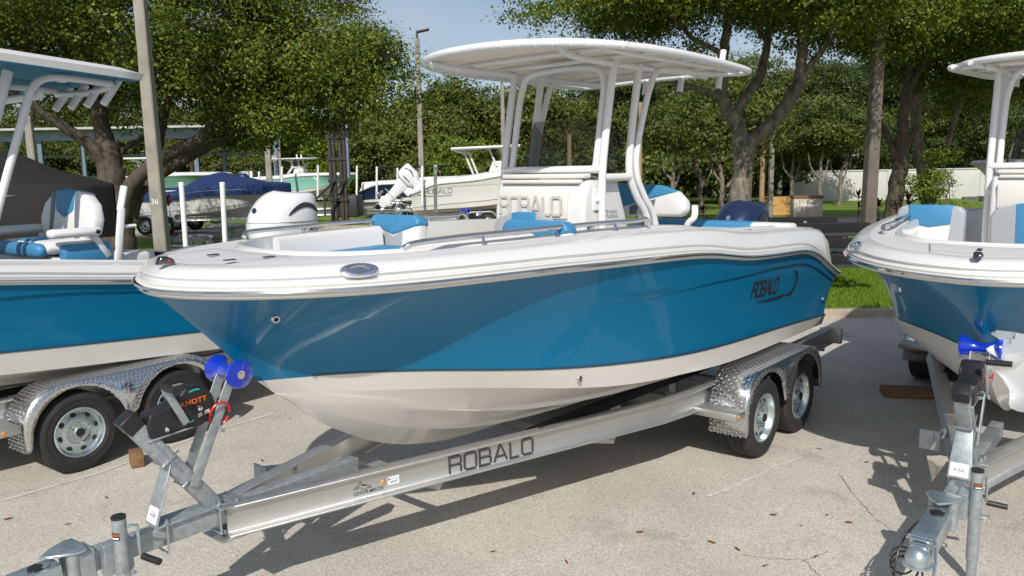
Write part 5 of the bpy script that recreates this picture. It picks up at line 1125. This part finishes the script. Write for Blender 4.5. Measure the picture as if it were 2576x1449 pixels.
for x, lean, Y, lb in [(1690, 10, 36, 'slim crooked tree seen below the T-top right of the console'), (1768, -22, 38, 'thin bare-stemmed tree left of the forked oak'), (2060, 8, 42, 'slim dark tree standing before the white wall left of the pole'), (2110, 18, 43, 'second slim tree before the white wall beside the pole'), (1820, -14, 30, 'small forked tree at the foot of the forked oak'), (1990, 6, 44, 'short stumpy tree before the white wall behind the crates')]:
    yb = 415+2.35*2010/Y*.96; u = 50*40/Y/40*1.0; q = 2010/Y
    tree('slim_tree', lb, (x, yb, Y), 'barklight', [(x, yb, Y, .13), (x+lean*.3, yb-.9*q, Y, .10), (x+lean*.2, yb-1.6*q, Y, .085), (x+lean, yb-2.6*q, Y, .06), (x+lean*1.6, yb-3.8*q, Y, .03)],
      [[(x+lean*.3, yb-1.1*q, Y, .075), (x+.35*q, yb-1.8*q, Y, .05), (x+.5*q, yb-2.6*q, Y, .03)], [(x+lean*.2, yb-1.5*q, Y, .07), (x-.4*q, yb-2.1*q, Y, .045), (x-.55*q, yb-2.9*q, Y, .03)]],
      [(x+lean, yb-4.3*q, Y, 1.3, 1.3, .9), (x+.6*q, yb-3.4*q, Y, .8, .8, .5), (x-.6*q, yb-3.5*q, Y, .8, .8, .5)], 'leafC', 260, 32, .42, .15, .08)
for x, yc, Y, rx, rz in [(15, 320, 66, 3.2, 3.6), (110, 330, 70, 3.3, 3.8), (215, 320, 66, 3.2, 3.6), (320, 330, 70, 3.3, 3.8), (420, 335, 66, 3.2, 3.4), (520, 335, 70, 3.3, 3.6), (620, 345, 66, 3.2, 3.2), (720, 355, 70, 3.3, 3.2), (800, 360, 66, 3.0, 3.0), (872, 370, 66, 3.0, 2.6), (945, 345, 70, 3.2, 3.2), (1005, 330, 64, 2.6, 3.0), (1062, 310, 72, 2.6, 3.9), (1195, 300, 66, 2.8, 3.2), (1262, 290, 70, 3.2, 3.8), (1345, 300, 64, 2.9, 3.5), (1420, 295, 70, 3.2, 3.8), (1490, 305, 66, 2.9, 3.4), (1575, 300, 72, 3.3, 4.0), (1690, 260, 70, 3.3, 4.2), (1800, 270, 66, 3.2, 3.6), (1890, 240, 72, 3.4, 4.0), (2000, 230, 70, 3.4, 4.2), (2110, 240, 72, 3.5, 4.4), (2250, 250, 70, 3.4, 4.2), (2400, 250, 72, 3.5, 4.4), (2540, 240, 70, 3.4, 4.2)]:
    yb = 415+2.35*2010/Y*.95
    tree('far_tree', 'rounded green tree in the far tree line behind the boat yard', (x, yb, Y), 'barkdark', [(x, yb, Y, .2), (x, yc+40, Y, .15), (x, yc-20, Y, .06)], [[(x, yc+50, Y, .12), (x+20, yc, Y, .06), (x+35, yc-30, Y, .03)]],
      [(x, yc, Y, rx, rx, rz), (x+22, yc+45, Y-1.5, rx*.85, rx, rz*.6), (x-25, yc+35, Y-1, rx*.8, rx, rz*.6), (x+8, yc+85, Y-1.5, rx*1.0, rx*.8, rz*.4)], ['leafC', 'leafE', 'leafF', 'leafC'][int(x) % 4], 480, 34, .80, .26, .15, group='far tree line')
tree('pine_tree', 'tall thin pine rising above the far tree line', (1130, 500, 68), 'barkdark', [(1133, 500, 68, .22), (1132, 400, 68, .17), (1128, 300, 68, .12), (1130, 235, 68, .05)], [[(1131, 290, 68, .07), (1112, 262, 68, .05), (1100, 255, 68, .03)], [(1130, 280, 68, .07), (1150, 252, 68, .04)]],
  [(1130, 240, 68, .95, 1, .55), (1104, 255, 68, .8, .8, .4), (1155, 246, 68, .8, .8, .42), (1118, 285, 68, .8, .8, .3), (1160, 275, 68, .6, .6, .25)], 'leafC', 110, 30, .5, .32, .16)
tree('pine_tree', 'shorter irregular pine left of the tall lamp pole', (1075, 500, 66), 'barkdark', [(1078, 500, 66, .2), (1076, 360, 66, .13), (1078, 245, 66, .05)], [[(1077, 300, 66, .06), (1060, 270, 66, .03)]], [(1080, 245, 66, .8, .8, .45), (1060, 268, 66, .7, .7, .4), (1085, 285, 66, .9, .8, .4), (1030, 262, 66, .5, .5, .35)], 'leafC', 90, 30, .5, .32, .16)
for x, y, Y, rx, rz, m, lb in [(1150, 385, 52, 1.9, 1.25, 'leafD', 'bright lime green bush behind the far white boat'), (770, 390, 50, 1.6, 1.4, 'leafD', 'yellow-green bush left of the dark lift mast'), (30, 395, 58, 2.6, 1.4, 'leafC', 'brownish bush behind the steel shed at far left'), (150, 405, 58, 2.6, 1.2, 'leafC', 'low green bush under the steel shed'), (590, 420, 58, 3, 1.3, 'leafC', 'dark bush behind the sea green boat'), (690, 410, 60, 3, 1.6, 'leafC', 'dark shrubbery behind the navy covered boat'), (450, 415, 60, 3, 1.3, 'leafC', 'shrub seen through the left oak branches')]:
    yb = 425+2.35*2010/Y*.95
    tree('bush', lb, (x, yb, Y), 'barkdark', [(x, yb, Y, .1), (x, y, Y, .05), (x+4, y-10, Y, .02)], [], [(x, y, Y, rx, rx*.8, rz), (x, (y+yb)/2, Y, rx*.9, rx*.8, rz*.8)], m, 420, 30, .45, .20, .11, cat='bush')
sh = tree('shrub', 'yellow-green shrub in front of the pale slender tree', (2360, 560, 24.0), 'barkdark', [(2355, 600, 24, .05), (2355, 540, 24, .04), (2352, 480, 24, .02)], [[(2355, 560, 24, .03), (2380, 500, 24, .02), (2390, 460, 24, .01)]],
  [(2370, 525, 24, .62, .5, .5), (2350, 480, 24, .45, .4, .5), (2390, 480, 24, .5, .4, .35), (2345, 430, 24, .32, .3, .4), (2385, 560, 24, .7, .4, .3), (2365, 390, 24, .3, .3, .3, .5)], 'leafD', 240, 26, .2, .085, .04, cat='shrub')
def cordyline(x, y, Y, h, n, lb, m='leafR', grp=None):
    p = at(x, y, Y); e = empty('cordyline_plant', lb, 'plant', (p.x, p.y, 0), group=grp); z0 = p.z
    b = MB(); b.tube([(0, 0, .1), (0.02, 0, z0*.6+.05), (0, .02, z0)], [.02, .015, .01], 6); b.build('stem', M['barkdark'], e)
    for i in range(n):
        a = random.uniform(0, 6.28); el = random.uniform(.1, 1.3); L = h*random.uniform(.7, 1.2); d = Vector((math.cos(a)*math.cos(el), math.sin(a)*math.cos(el), math.sin(el)))
        sd = d.cross(Vector((0, 0, 1))).normalized()*(.035*h/.4); zz = z0*random.uniform(.35, 1) if i > n*.5 else z0
        q = Vector((0, 0, zz)); b = MB(); b.add([q, q+d*L*.45+sd, q+d*L-Vector((0, 0, L*.25)), q+d*L*.45-sd], [(0, 1, 2, 3)]); b.build('leaf', M[m], e, smooth=False)
for i, (x, y, Y, h, n, lb) in enumerate([(2210, 520, 26, .5, 16, 'dark red cordyline left of the dark tree trunk'), (2290, 500, 26, .55, 18, 'dark red cordyline right of the dark tree trunk'), (2300, 545, 25.5, .45, 14, 'low dark red cordyline at the foot of the pale tree'), (2160, 500, 28, .5, 12, 'small red cordyline left of the right light pole'), (1770, 535, 24, .42, 16, 'bright red cordyline left of the navy outboard'), (1835, 475, 30, .55, 16, 'deep red cordyline beside the forked oak trunk'), (1935, 500, 33, .5, 14, 'red cordyline right of the forked oak trunk'), (425, 520, 22.5, .6, 14, 'dark spiky cordyline behind the numbered pole'), (2390, 470, 30, .5, 12, 'small dark cordyline before the white wall')]):
    cordyline(x, y, Y, h, n, lb)
for i, (x, y, Y, lb) in enumerate([(1650, 545, 23, 'green leafy plant seen below the helm seat'), (1720, 548, 22.5, 'green leafy plant just right of the helm seat frame')]):
    cordyline(x, y, Y, .35, 22, lb, 'leafD')

# dense undergrowth closing the view under the far trees: one mass nobody could count
o = leaf_cloud('undergrowth', None, 'leafC', [(x, 432+random.uniform(-8, 8), 60+random.uniform(-2, 6), 3.6, 2.0, 1.7) for x in range(700, 2700, 95)]+[(x, 440, 62, 3.6, 2.0, 1.4) for x in range(-60, 720, 110)]+[(x, 440, 47, 2.6, 1.5, 1.3) for x in range(1480, 1990, 70)], 6600, 26, .8, .30, .17)
tag(o, 'dense green undergrowth below the far tree line', 'undergrowth', kind='stuff')
# ------------------------------------------------------------------ poles, yard, far boats
M['concrete_shaded'] = mat('leaf_shaded_concrete', (.135, .115, .095), .9, var=(2.5, .3, (1, 1, .5)), bump=(60, .25))  # pole concrete with the shade of the leaves put into its base colour
def pole(x, yb, Y, h, w0, w1, m, lb, lean=0.0, lamp=None, name='light_pole', txt=None, rz=.15, round_=False):
    p = at(x, yb, Y); e = empty(name, lb, 'pole', (p.x, p.y, 0)); b = MB()
    if round_: b.tube([(0, 0, 0), (lean*h*.5, 0, h*.5), (lean*h, 0, h)], [w0/2, (w0+w1)/4, w1/2], 12)
    else:
        c = .82
        def sec(w, z): 
            q = w/2; k = q*c; return [(a+lean*z, b_, z) for a, b_ in [(q, -k), (q, k), (k, q), (-k, q), (-q, k), (-q, -k), (-k, -q), (k, -q)]]
        b.loft([sec(w0, 0), sec((w0+w1)/2, h/2), sec(w1, h)])
    b.build('shaft', M[m], e, ang=30)
    if lamp:
        b = MB(); b.bar((0, 0, h), (0, 0, h+.35), .10, .10); b.bar((0, 0, h+.30), (lamp, 0, h+.42), .30, .10); b.build('lamp_head', M['blackm'], e, smooth=False, bev=.02)
    if txt:
        b = MB(); zt_ = at(x, txt[1], Y).z; text(b, txt[0], plane_fn((lean*zt_-.01, -(w0*.93)/2-.004, zt_), (1, 0, 0), (0, 0, 1)), .10, .003, center=True); b.build('pole_number', M['paper'], e, smooth=False)
    e.rotation_euler = (0, 0, rz); return e
pole(411, 640, 15.3, 8.5, .255, .165, 'concrete', 'tall concrete light pole numbered 36 in front of the left oak', lean=-.008, txt=('36', 513), rz=0)
pole(2180, 608, 20, 9, .30, .22, 'concrete_shaded', 'dark brown square pole among the right trees', lean=.012, rz=.1)
pole(1062, 470, 42, 9.0, .30, .2, 'concrete', 'tall lamp pole with dark lamp head against the sky', lamp=.62, rz=.0)
pole(1038, 455, 62, 6.2, .28, .2, 'concrete', 'thin concrete pole left of the tall lamp pole', lamp=.4)
pole(1267, 430, 48, 7.3, .26, .2, 'concrete', 'concrete pole seen behind the front T-top leg', lamp=.5)
pole(86, 440, 30, 4.6, .30, .24, 'concrete', 'concrete pole behind the black covered boat')
pole(238, 480, 24, 1.9, .32, .28, 'concrete', 'short pale post left of the left oak trunk', name='post')
pole(679, 470, 40, 4.1, .30, .26, 'concrete', 'short concrete pole right of the navy covered boat', lean=.0)
pole(708, 470, 42, 4.6, .14, .10, 'concrete', 'thin grey pole between the far covered boats')
pole(484, 440, 48, 4.0, .26, .24, 'polewood', 'tan wooden pole behind the left oak limb', name='wooden_pole', round_=True)
pole(1916, 500, 30, 4.2, .20, .18, 'polewood', 'tan wooden pole right of the forked oak', name='wooden_pole', round_=True)
pole(1938, 500, 32, 3.6, .18, .15, 'concrete', 'slim white pole beside the tan wooden pole')
pole(1610, 470, 34, 5.0, .19, .16, 'polewood', 'wooden pole just right of the rear T-top legs', name='wooden_pole', round_=True)
pole(1433, 430, 40, 4.0, .26, .22, 'polewood', 'wooden pole seen through the smoked windscreen', name='wooden_pole', round_=True)
pole(215, 440, 34, 4.0, .13, .11, 'steelframe', 'blue-grey steel post beside the left oak', name='post')

def guide_post(x, y0, y1, Y, d, lb=None, grp=True, lean=0):
    a, c = at(x+lean, y1, Y), at(x, y0, Y); b = MB(); z0 = 0 if not grp else max(0.3, c.z-1.4); b.tube([(c.x-a.x, 0, 0), (c.x-a.x, 0, z0)][::-1][:1]+[(0, 0, a.z)][:1] if False else [(0, 0, z0), (c.x-a.x, 0, c.z)], d/2, 12)
    o = b.build('guide_post', M['pvc']); o.location = (a.x, a.y, 0); tag(o, lb or 'thin white plastic trailer guide post in the far yard', 'post', 'thin white guide posts in the far yard' if grp else None)
    b = MB(); b.lathe([(d*.56, -.05), (d*.56, .0), (d*.4, .012), (0, .014)], (c.x-a.x, 0, c.z), (0, 0, 1), 12); b.build('post_cap', M['pvc'], o); return o
guide_post(456, 460, 630, 13.6, .085, 'white plastic guide post right beside the numbered pole', False, 11)
guide_post(559, 460, 612, 13.6, .085, 'white plastic guide post left of the white outboard', False, 4)
for x, y0, Y, lb in [(709, 420, 34, 'thin white guide post in front of the thin grey pole'), (800, 416, 36, 'thin white guide post just left of the dark forklift mast'), (898, 418, 38, 'thin white guide post just right of the dark forklift mast'), (948, 420, 36, 'thin white guide post left of the tilted outboard'), (1000, 423, 37, 'thin white guide post right above the tilted outboard'), (1062, 418, 30, 'thin white guide post in front of the tall lamp pole'), (1095, 416, 24, 'thickest white guide post right of the tall lamp pole'), (652, 432, 40, 'thin white guide post left of the short concrete pole')]: guide_post(x, y0, y0+90, Y, .10, lb)

# open steel storage shed at far left
sp = at(100, 440, 46); e = empty('storage_shed', 'open blue-grey steel storage rack with sheet roof behind the left oak', 'shed', (sp.x, sp.y, 0))
b = MB(); b.box((1.0, 2.5, 5.0), (26, 7, .12)); b.build('roof', M['roofsheet'], e, smooth=False)
for i, x in enumerate((-9, -4.5, 0.2, 4.5, 9, 13.5)):
    b = MB(); b.box((x, 0, 2.5), (.24, .24, 5.0)); b.build('column', M['steelframe'], e, smooth=False); b = MB(); b.box((x, 4.5, 2.5), (.24, .24, 5.0)); b.build('column', M['steelframe'], e, smooth=False)
for z, h in ((4.62, .50), (3.6, .14), (2.3, .12)):
    b = MB(); b.box((2.2, -.14 if z > 4 else 4.3, z), (23.5, .14, h)); b.build('beam', M['steelframe'], e, smooth=False)
sp = at(600, 450, 52); e = empty('carport', 'low grey carport roof behind the sea green boat', 'carport', (sp.x, sp.y, 0))
b = MB(); b.box((0, 1.5, 1.95), (10, 4, .12)); b.build('roof', M['roofsheet'], e, smooth=False); b = MB(); b.box((0, -.5, 1.75), (10, .1, .3)); b.build('fascia', M['steelframe'], e, smooth=False)
for x in (-4.8, -1.6, 1.6, 4.8): b = MB(); b.box((x, -.45, .95), (.14, .14, 1.9)); b.build('column', M['steelframe'], e, smooth=False)
sp = at(620, 470, 47); b = MB()
e = empty('steel_gantry', 'pale blue steel upright standing behind the navy boat cover', 'steel post', (sp.x, sp.y, 0))
for x, m_, w in ((-.25, 'steelframe', .12), (0, 'roofsheet', .45), (.36, 'pvc', .16)): b = MB(); b.box((x, 0, 1.25), (w, .3, 2.5)); b.build('upright', M[m_], e, smooth=False)
# forklift mast
sp = at(853, 490, 34); e = empty('forklift_mast', 'tall dark brown forklift mast with braces in the middle distance', 'forklift mast', (sp.x, sp.y, 0))
for x in (-.30, -.14, .14, .30): b = MB(); b.box((x, 0, 2.3), (.12, .22, 4.6)); b.build('mast_rail', M['rust'], e, smooth=False)
for z in (1.2, 2.0, 2.9, 3.8, 4.5): b = MB(); b.box((0, -.06, z), (.8, .2, .12)); b.build('cross_bar', M['blackm'], e, smooth=False)
for x in (-.1, .35): b = MB(); b.bar((x, -.15, 2.0), (x-.75, -.9, 1.2), .07, .07); b.build('brace', M['blackm'], e, smooth=False)
for x in (-.55, -.05): b = MB(); b.box((x-.35, -1.0, 1.0), (.07, .07, .9)); b.build('fork_upright', M['blackm'], e, smooth=False)
b = MB(); b.box((.2, .7, .9), (1.1, 1.4, .9)); b.build('truck_body', M['blackm'], e, smooth=False, bev=.05)
b = MB(); b.box((.45, .02, 3.2), (.10, .22, 2.2)); b.build('hose_channel', M['steelframe'], e, smooth=False)

def yard_boat(name, lb, x, y, Y, yaw, dz, side, sc=1.0, top=None, cover=None, motor=None, tilt=0, pitch=0, cons=True, trailer=True, tz=2.9, tl=None):
    p = at(x, y, Y); e = empty(name, lb, 'boat', (p.x, p.y, dz), math.radians(yaw), ry=pitch); e.scale = (sc,)*3
    G = build_hull(e, MAIN, side)
    if cons and not cover: console(e, text_=False)
    if top == 'soft': soft_top(e, z=tz)
    if top == 'hard': white_hard_top(e, tz)
    if motor: outboard(e, 6.22, 1.43, motor, motor, 1.0, None if motor != 'pearl' else 'YAMAHA', tilt)
    if cover:
        hs = pchip([0, .8, 2.0, 3.0, 3.7, 4.6, 5.4, 6.0, 6.6, 6.85], cover[1]); b = MB(); rings = []
        for s in np.linspace(-.03, 6.85, 46):
            ss = min(max(s, .0), 6.2); w = MAIN['hb'](ss)+.035 if s < 6.2 else (MAIN['hb'](6.2)+.03)*(1-.75*sm(6.15, 6.8, s)); w = max(w, .03); z0 = MAIN['zr'](min(ss, 5.3))-.09; H = hs(max(0, s)); ring = []
            for t in [-1, -.985, -.93]+list(np.linspace(-.8, .8, 11))+[.93, .985, 1]:
                a = abs(t); zz = z0+(.25 if a < .90 else .235 if a < .95 else .17 if a < .99 else -(cover[2] if len(cover) > 2 else 0))+H*(1-a**1.25)+.02*math.sin(s*5+t*7)*(1-a); ring.append((s, t*w, zz))
            rings.append(ring)
        b.loft(rings, closed=False, caps=False); b.build('boat_cover', M[cover[0]], e, ang=60)
    if trailer: make_trailer('boat_trailer', tl, (p.x, p.y), yaw, pitch, dz, front=False, lettering=False, tread=False, wheel_z=.325)
    return e
def white_hard_top(e, z):
    b = MB(); b.box((3.7, 0, z), (2.3, 1.7, .09)); t = b.build('hard_top', M['white'], e, smooth=False, bev=.04)
    for sg in (1, -1):
        for p_ in ([(3.0, 2.1), (3.25, z)], [(3.35, 2.1), (3.6, z)], [(3.9, 1.6), (4.25, z-.15), (4.6, z-.03)], [(4.05, 1.6), (4.4, z-.15), (4.75, z-.03)]):
            b = MB(); b.tube([(s, -sg*.46, q) for s, q in p_], .034, 8); b.build('leg', M['powder'], t)
    b = MB(); b.add([(3.03, -.43, 2.15), (3.03, .43, 2.15), (3.26, .43, z-.08), (3.26, -.43, z-.08)], [(0, 1, 2, 3)]); b.build('windscreen', M['smoke'], t, smooth=False)
e = yard_boat('center_console_boat', 'white boat with tilted white outboard and ROBALO hull lettering behind the T-top', 1500, 560, 32, 183, .16, 'white', sc=1.16, top='hard', motor='pearl', tilt=-.85, tz=2.72, pitch=.03, tl='trailer under the white boat with the tilted outboard')
b = MB(); fo = lambda u, v, d: Vector((5.78-u, hull_off(MAIN, min(6.1, 5.78-u), 1.30+v)+.006+d, 1.30+v)); robalo(b, fo, .15, .02, .001, gap=.2, xs=1.1); b.build('hull_lettering', M['vdgrey'], e, smooth=False)
b = MB(); b.ribbon([(-.16, .12), (-.22, .06), (-.18, -.02), (.1, -.075), (.6, -.085), (.9, -.07)], .022, fo, .001); b.build('hull_swoosh', M['vdgrey'], e, smooth=False)
yard_boat('center_console_boat', 'mint green centre console boat with small white top in the far yard', 905, 490, 45, 176, .38, 'mint', top='soft', motor='navy', tz=2.75, tl='trailer under the far mint green boat')
yard_boat('walkaround_boat', 'sea green boat with white windscreen top behind the navy covered boat', 590, 500, 39, 172, .42, 'mint2', sc=1.05, top='hard', tz=2.62, tl='trailer under the sea green boat')
yard_boat('covered_boat', 'white boat under a navy blue canvas cover on a trailer', 735, 560, 30.5, 176, .16, 'white', sc=.90, cover=('navycanvas', [.05, .12, .36, .58, .50, .18, .12, .22, .38, .26], .12), tl='trailer under the navy covered boat')
yard_boat('covered_boat', 'boat under a black canvas cover at the far left', 290, 560, 15.8, 186, .22, 'navy', cover=('blackcanvas', [.02, .25, .72, .95, .90, .85, .80, .75, .6, .30], .75), tl='trailer under the black covered boat')
yard_boat('pilothouse_boat', 'beige boat with white flat top behind the right boat console', 2440, 560, 29, 8, .42, 'bottom', top='hard', tz=2.25, tl='trailer under the beige boat at the right')
yard_boat('center_console_boat', 'white boat with flat white top behind the black covered boat', 245, 520, 27, 184, .25, 'white', top='hard', tz=2.5, tl='trailer under the white boat behind the black cover')
# dark boat with black bimini
p = at(1120, 490, 40); e = yard_boat('bimini_boat', 'dark boat under a flat black bimini behind the tilted outboard', 1230, 520, 40, 180, .1, 'navy', cons=False, tl='trailer under the black bimini boat')
b = MB(); b.box((3.6, 0, 2.45), (3.4, 2.0, .10)); t = b.build('bimini', M['blackcanvas'], e, smooth=False, bev=.04)
for s in (2.2, 3.2, 4.2, 5.0):
    for sg in (1, -1): b = MB(); b.tube([(s, sg*.95, 1.7), (s+.25, sg*.95, 2.42)], .02, 6); b.build('bimini_pole', M['blackm'], t)
# empty trailers with red and white reflector tape
def tape_trailer(x, y, Y, yaw, lb):
    p = at(x, y, Y); e = make_trailer('boat_trailer', lb, (p.x, p.y), yaw, code='', lettering=False, tread=False)
    for i in range(9):
        for sg in (1, -1):
            b = MB(); b.box((3.9+i*.32, -sg*.993, .56), (.2, .004, .07)); b.build('reflector_tape', M['red'] if i % 2 else M['paper'], e, smooth=False)
tape_trailer(1010, 530, 36, 181, 'empty trailer with red and white reflector tape left of the tilted outboard')
tape_trailer(985, 520, 42, 183, 'second empty trailer with reflector tape, partly behind the first')
tape_trailer(1208, 560, 19.5, 150, 'empty trailer with blue bow roller just left of the console')
tape_trailer(1040, 560, 17.5, 170, 'empty trailer whose winch post rises behind the front seat back')
# stack of trailer frames right of the stern
for i, (x, y, Y, z, yaw, lb) in enumerate([(2128, 565, 15.0, 1.12, -4, 'topmost trailer frame of the stack right of the stern'), (2150, 595, 14.8, .86, -7, 'middle trailer frame of the stack right of the stern'), (2160, 620, 14.6, .60, -2, 'bottom trailer frame of the stack right of the stern')]):
    p = at(x, y, Y); e = empty('trailer_frame', lb, 'trailer frame', (p.x, p.y, 0), math.radians(yaw), group='stacked trailer frames')
    for y_ in (-.85, .85):
        b = MB(); b.box((-2.9, y_, z), (5.8, .06, .10)); b.build('frame_beam', M['galv'], e, smooth=False, bev=.004)
        b = MB(); b.box((-2.5, y_*1.02, z+.10), (5.2, .20, .16)); b.build('bunk', M['carpet'], e, smooth=False, bev=.01)
        b = MB(); b.box((.03, y_, z), (.06, .20, .11)); b.build('tail_light', M['red'], e, smooth=False, bev=.004)
        b = MB()
        for s in (-.6, -1.8, -3.2): b.box((s, y_*.65, z+.06), (.06, .08, .12))
        b.build('bunk_bracket', M['alu'], e, smooth=False)
    for s in (-.2, -2.0, -4.0): b = MB(); b.box((s, 0, z-.02), (.08, 1.7, .08)); b.build('cross_member', M['alu'], e, smooth=False)
    if i == 2:
        for s in (-.8, -3.5):
            b = MB(); b.box((s, .3, .27), (.2, 1.2, .53)); b.build('timber_support', M['wood'], e, smooth=False)
    else:
        for s in (-.9, -3.4): b = MB(); b.box((s, 0, z-.17), (.12, 1.5, .10)); b.build('timber_spacer', M['wood'], e, smooth=False)
# concrete picnic set
p = at(575, 580, 23.5); e = empty('picnic_table', 'round concrete picnic table on the grass behind the left boat', 'table', (p.x, p.y, 0))
b = MB(); b.lathe([(0, .70), (.42, .70), (.62, .73), (.64, .76), (.62, .79), (0, .79)], (0, 0, .1), (0, 0, 1), 28); b.build('table_top', M['bench'], e)
b = MB(); b.lathe([(.26, 0), (.26, .06), (.14, .12), (.12, .25), (.16, .35), (.12, .45), (.14, .58), (.22, .68), (.26, .70)], (0, 0, .1), (0, 0, 1), 20); b.build('pedestal', M['bench'], e)
for dx, dy, rz, lb in ((-1.05, -.75, .1, 'curved concrete bench left of the picnic table, nearest'), (-1.2, .6, -.3, 'curved concrete bench left of the picnic table, farther back'), (.85, -.2, .5, 'curved concrete bench right of the picnic table')):
    q = empty('picnic_bench', lb, 'bench', (p.x+dx, p.y+dy, .1), rz)
    b = MB(); b.loft([[(x, .16*math.cos(x*.9)+y_, z) for y_, z in ((-.17, .36), (.17, .36), (.19, .41), (.17, .45), (-.17, .45), (-.19, .41))] for x in np.linspace(-.62, .62, 9)]); b.build('seat', M['bench'], q, ang=40)
    for x in (-.38, .38): b = MB(); b.lathe([(.16, 0), (.15, .05), (.10, .12), (.13, .25), (.16, .36)], (x, .12, 0), (0, 0, 1), 10); b.build('pedestal', M['bench'], q)
# crates
p = at(1968, 541, 36); e = empty('wooden_crate', 'orange wooden crate on the lawn right of the oak', 'crate', (p.x, p.y, .12), .1)
for i in range(5): b = MB(); b.box((0, -.5, .08+i*.155), (1.75, .03, .145)); b.build('board', M['pallet'], e, smooth=False)
for x in (-.86, .86):
    b = MB(); b.box((x, 0, .39), (.03, 1.0, .76)); b.build('side', M['pallet'], e, smooth=False)
b = MB(); b.box((0, .5, .39), (1.7, .03, .76)); b.build('back', M['pallet'], e, smooth=False)
for x in (-.9, -.3, .82): b = MB(); b.box((x, -.53, .40), (.10, .03, .80)); b.build('batten', M['pallet'], e, smooth=False)
p = at(2027, 551, 33.5); e = empty('packing_box', 'pale beige packing box on the lawn beside the orange crate', 'box', (p.x, p.y, .12), -.15)
b = MB(); b.box((0, 0, .40), (1.15, .8, .80)); b.build('box_body', M['card'], e, smooth=False, bev=.01); b = MB(); b.box((.0, .0, .86), (1.2, .85, .10)); b.build('lid', M['wood'], e, smooth=False)
for x in (-.25, .2): b = MB(); b.box((x, -.405, .52), (.34, .012, .09)); b.build('hand_hole', M['paper'], e, smooth=False)
b = MB(); b.box((0, 0, .03), (1.2, .9, .06)); b.build('pallet', M['pallet'], e, smooth=False)
# dry leaves on the pavement
pts = [(1925, 1425), (1745, 1243), (1945, 1297), (2015, 1324), (2135, 1316), (2060, 1130), (2080, 1297), (2050, 1402), (2180, 1164), (1610, 1340), (1425, 1415), (1240, 1389), (1855, 1383), (170, 1320), (20, 1307), (730, 1055), (660, 1160), (268, 1253), (1790, 1366)]
lb = 'small dry brown leaf lying on the pavement'
lm = []
for k in range(4):
    b = MB(); c = random.uniform(.004, .010); b.add([(-.032, 0, .002), (-.012, .011, c), (.014, .010, c*.8), (.034, 0, .005), (.012, -.011, .002), (-.014, -.010, .003), (0, 0, .001)], [(0, 5, 6, 1), (1, 6, 2), (2, 6, 4, 3), (5, 4, 6)]); lm.append(b)
first = {}
for i, (x, y) in enumerate(pts):
    gx, gy = gp(x, y); k = i % 4
    if k not in first: o = lm[k].build('fallen_leaf', M['fallen'], smooth=False); first[k] = o
    else: o = first[k].copy(); COL.objects.link(o)
    o.location = (gx, gy, .004); o.rotation_euler = (random.uniform(-.2, .2), random.uniform(-.2, .2), random.uniform(0, 6.28)); sc_ = random.uniform(.55, 1.05); o.scale = (sc_, sc_, sc_)
    tag(o, lb, 'leaf', 'dry leaves scattered on the pavement')
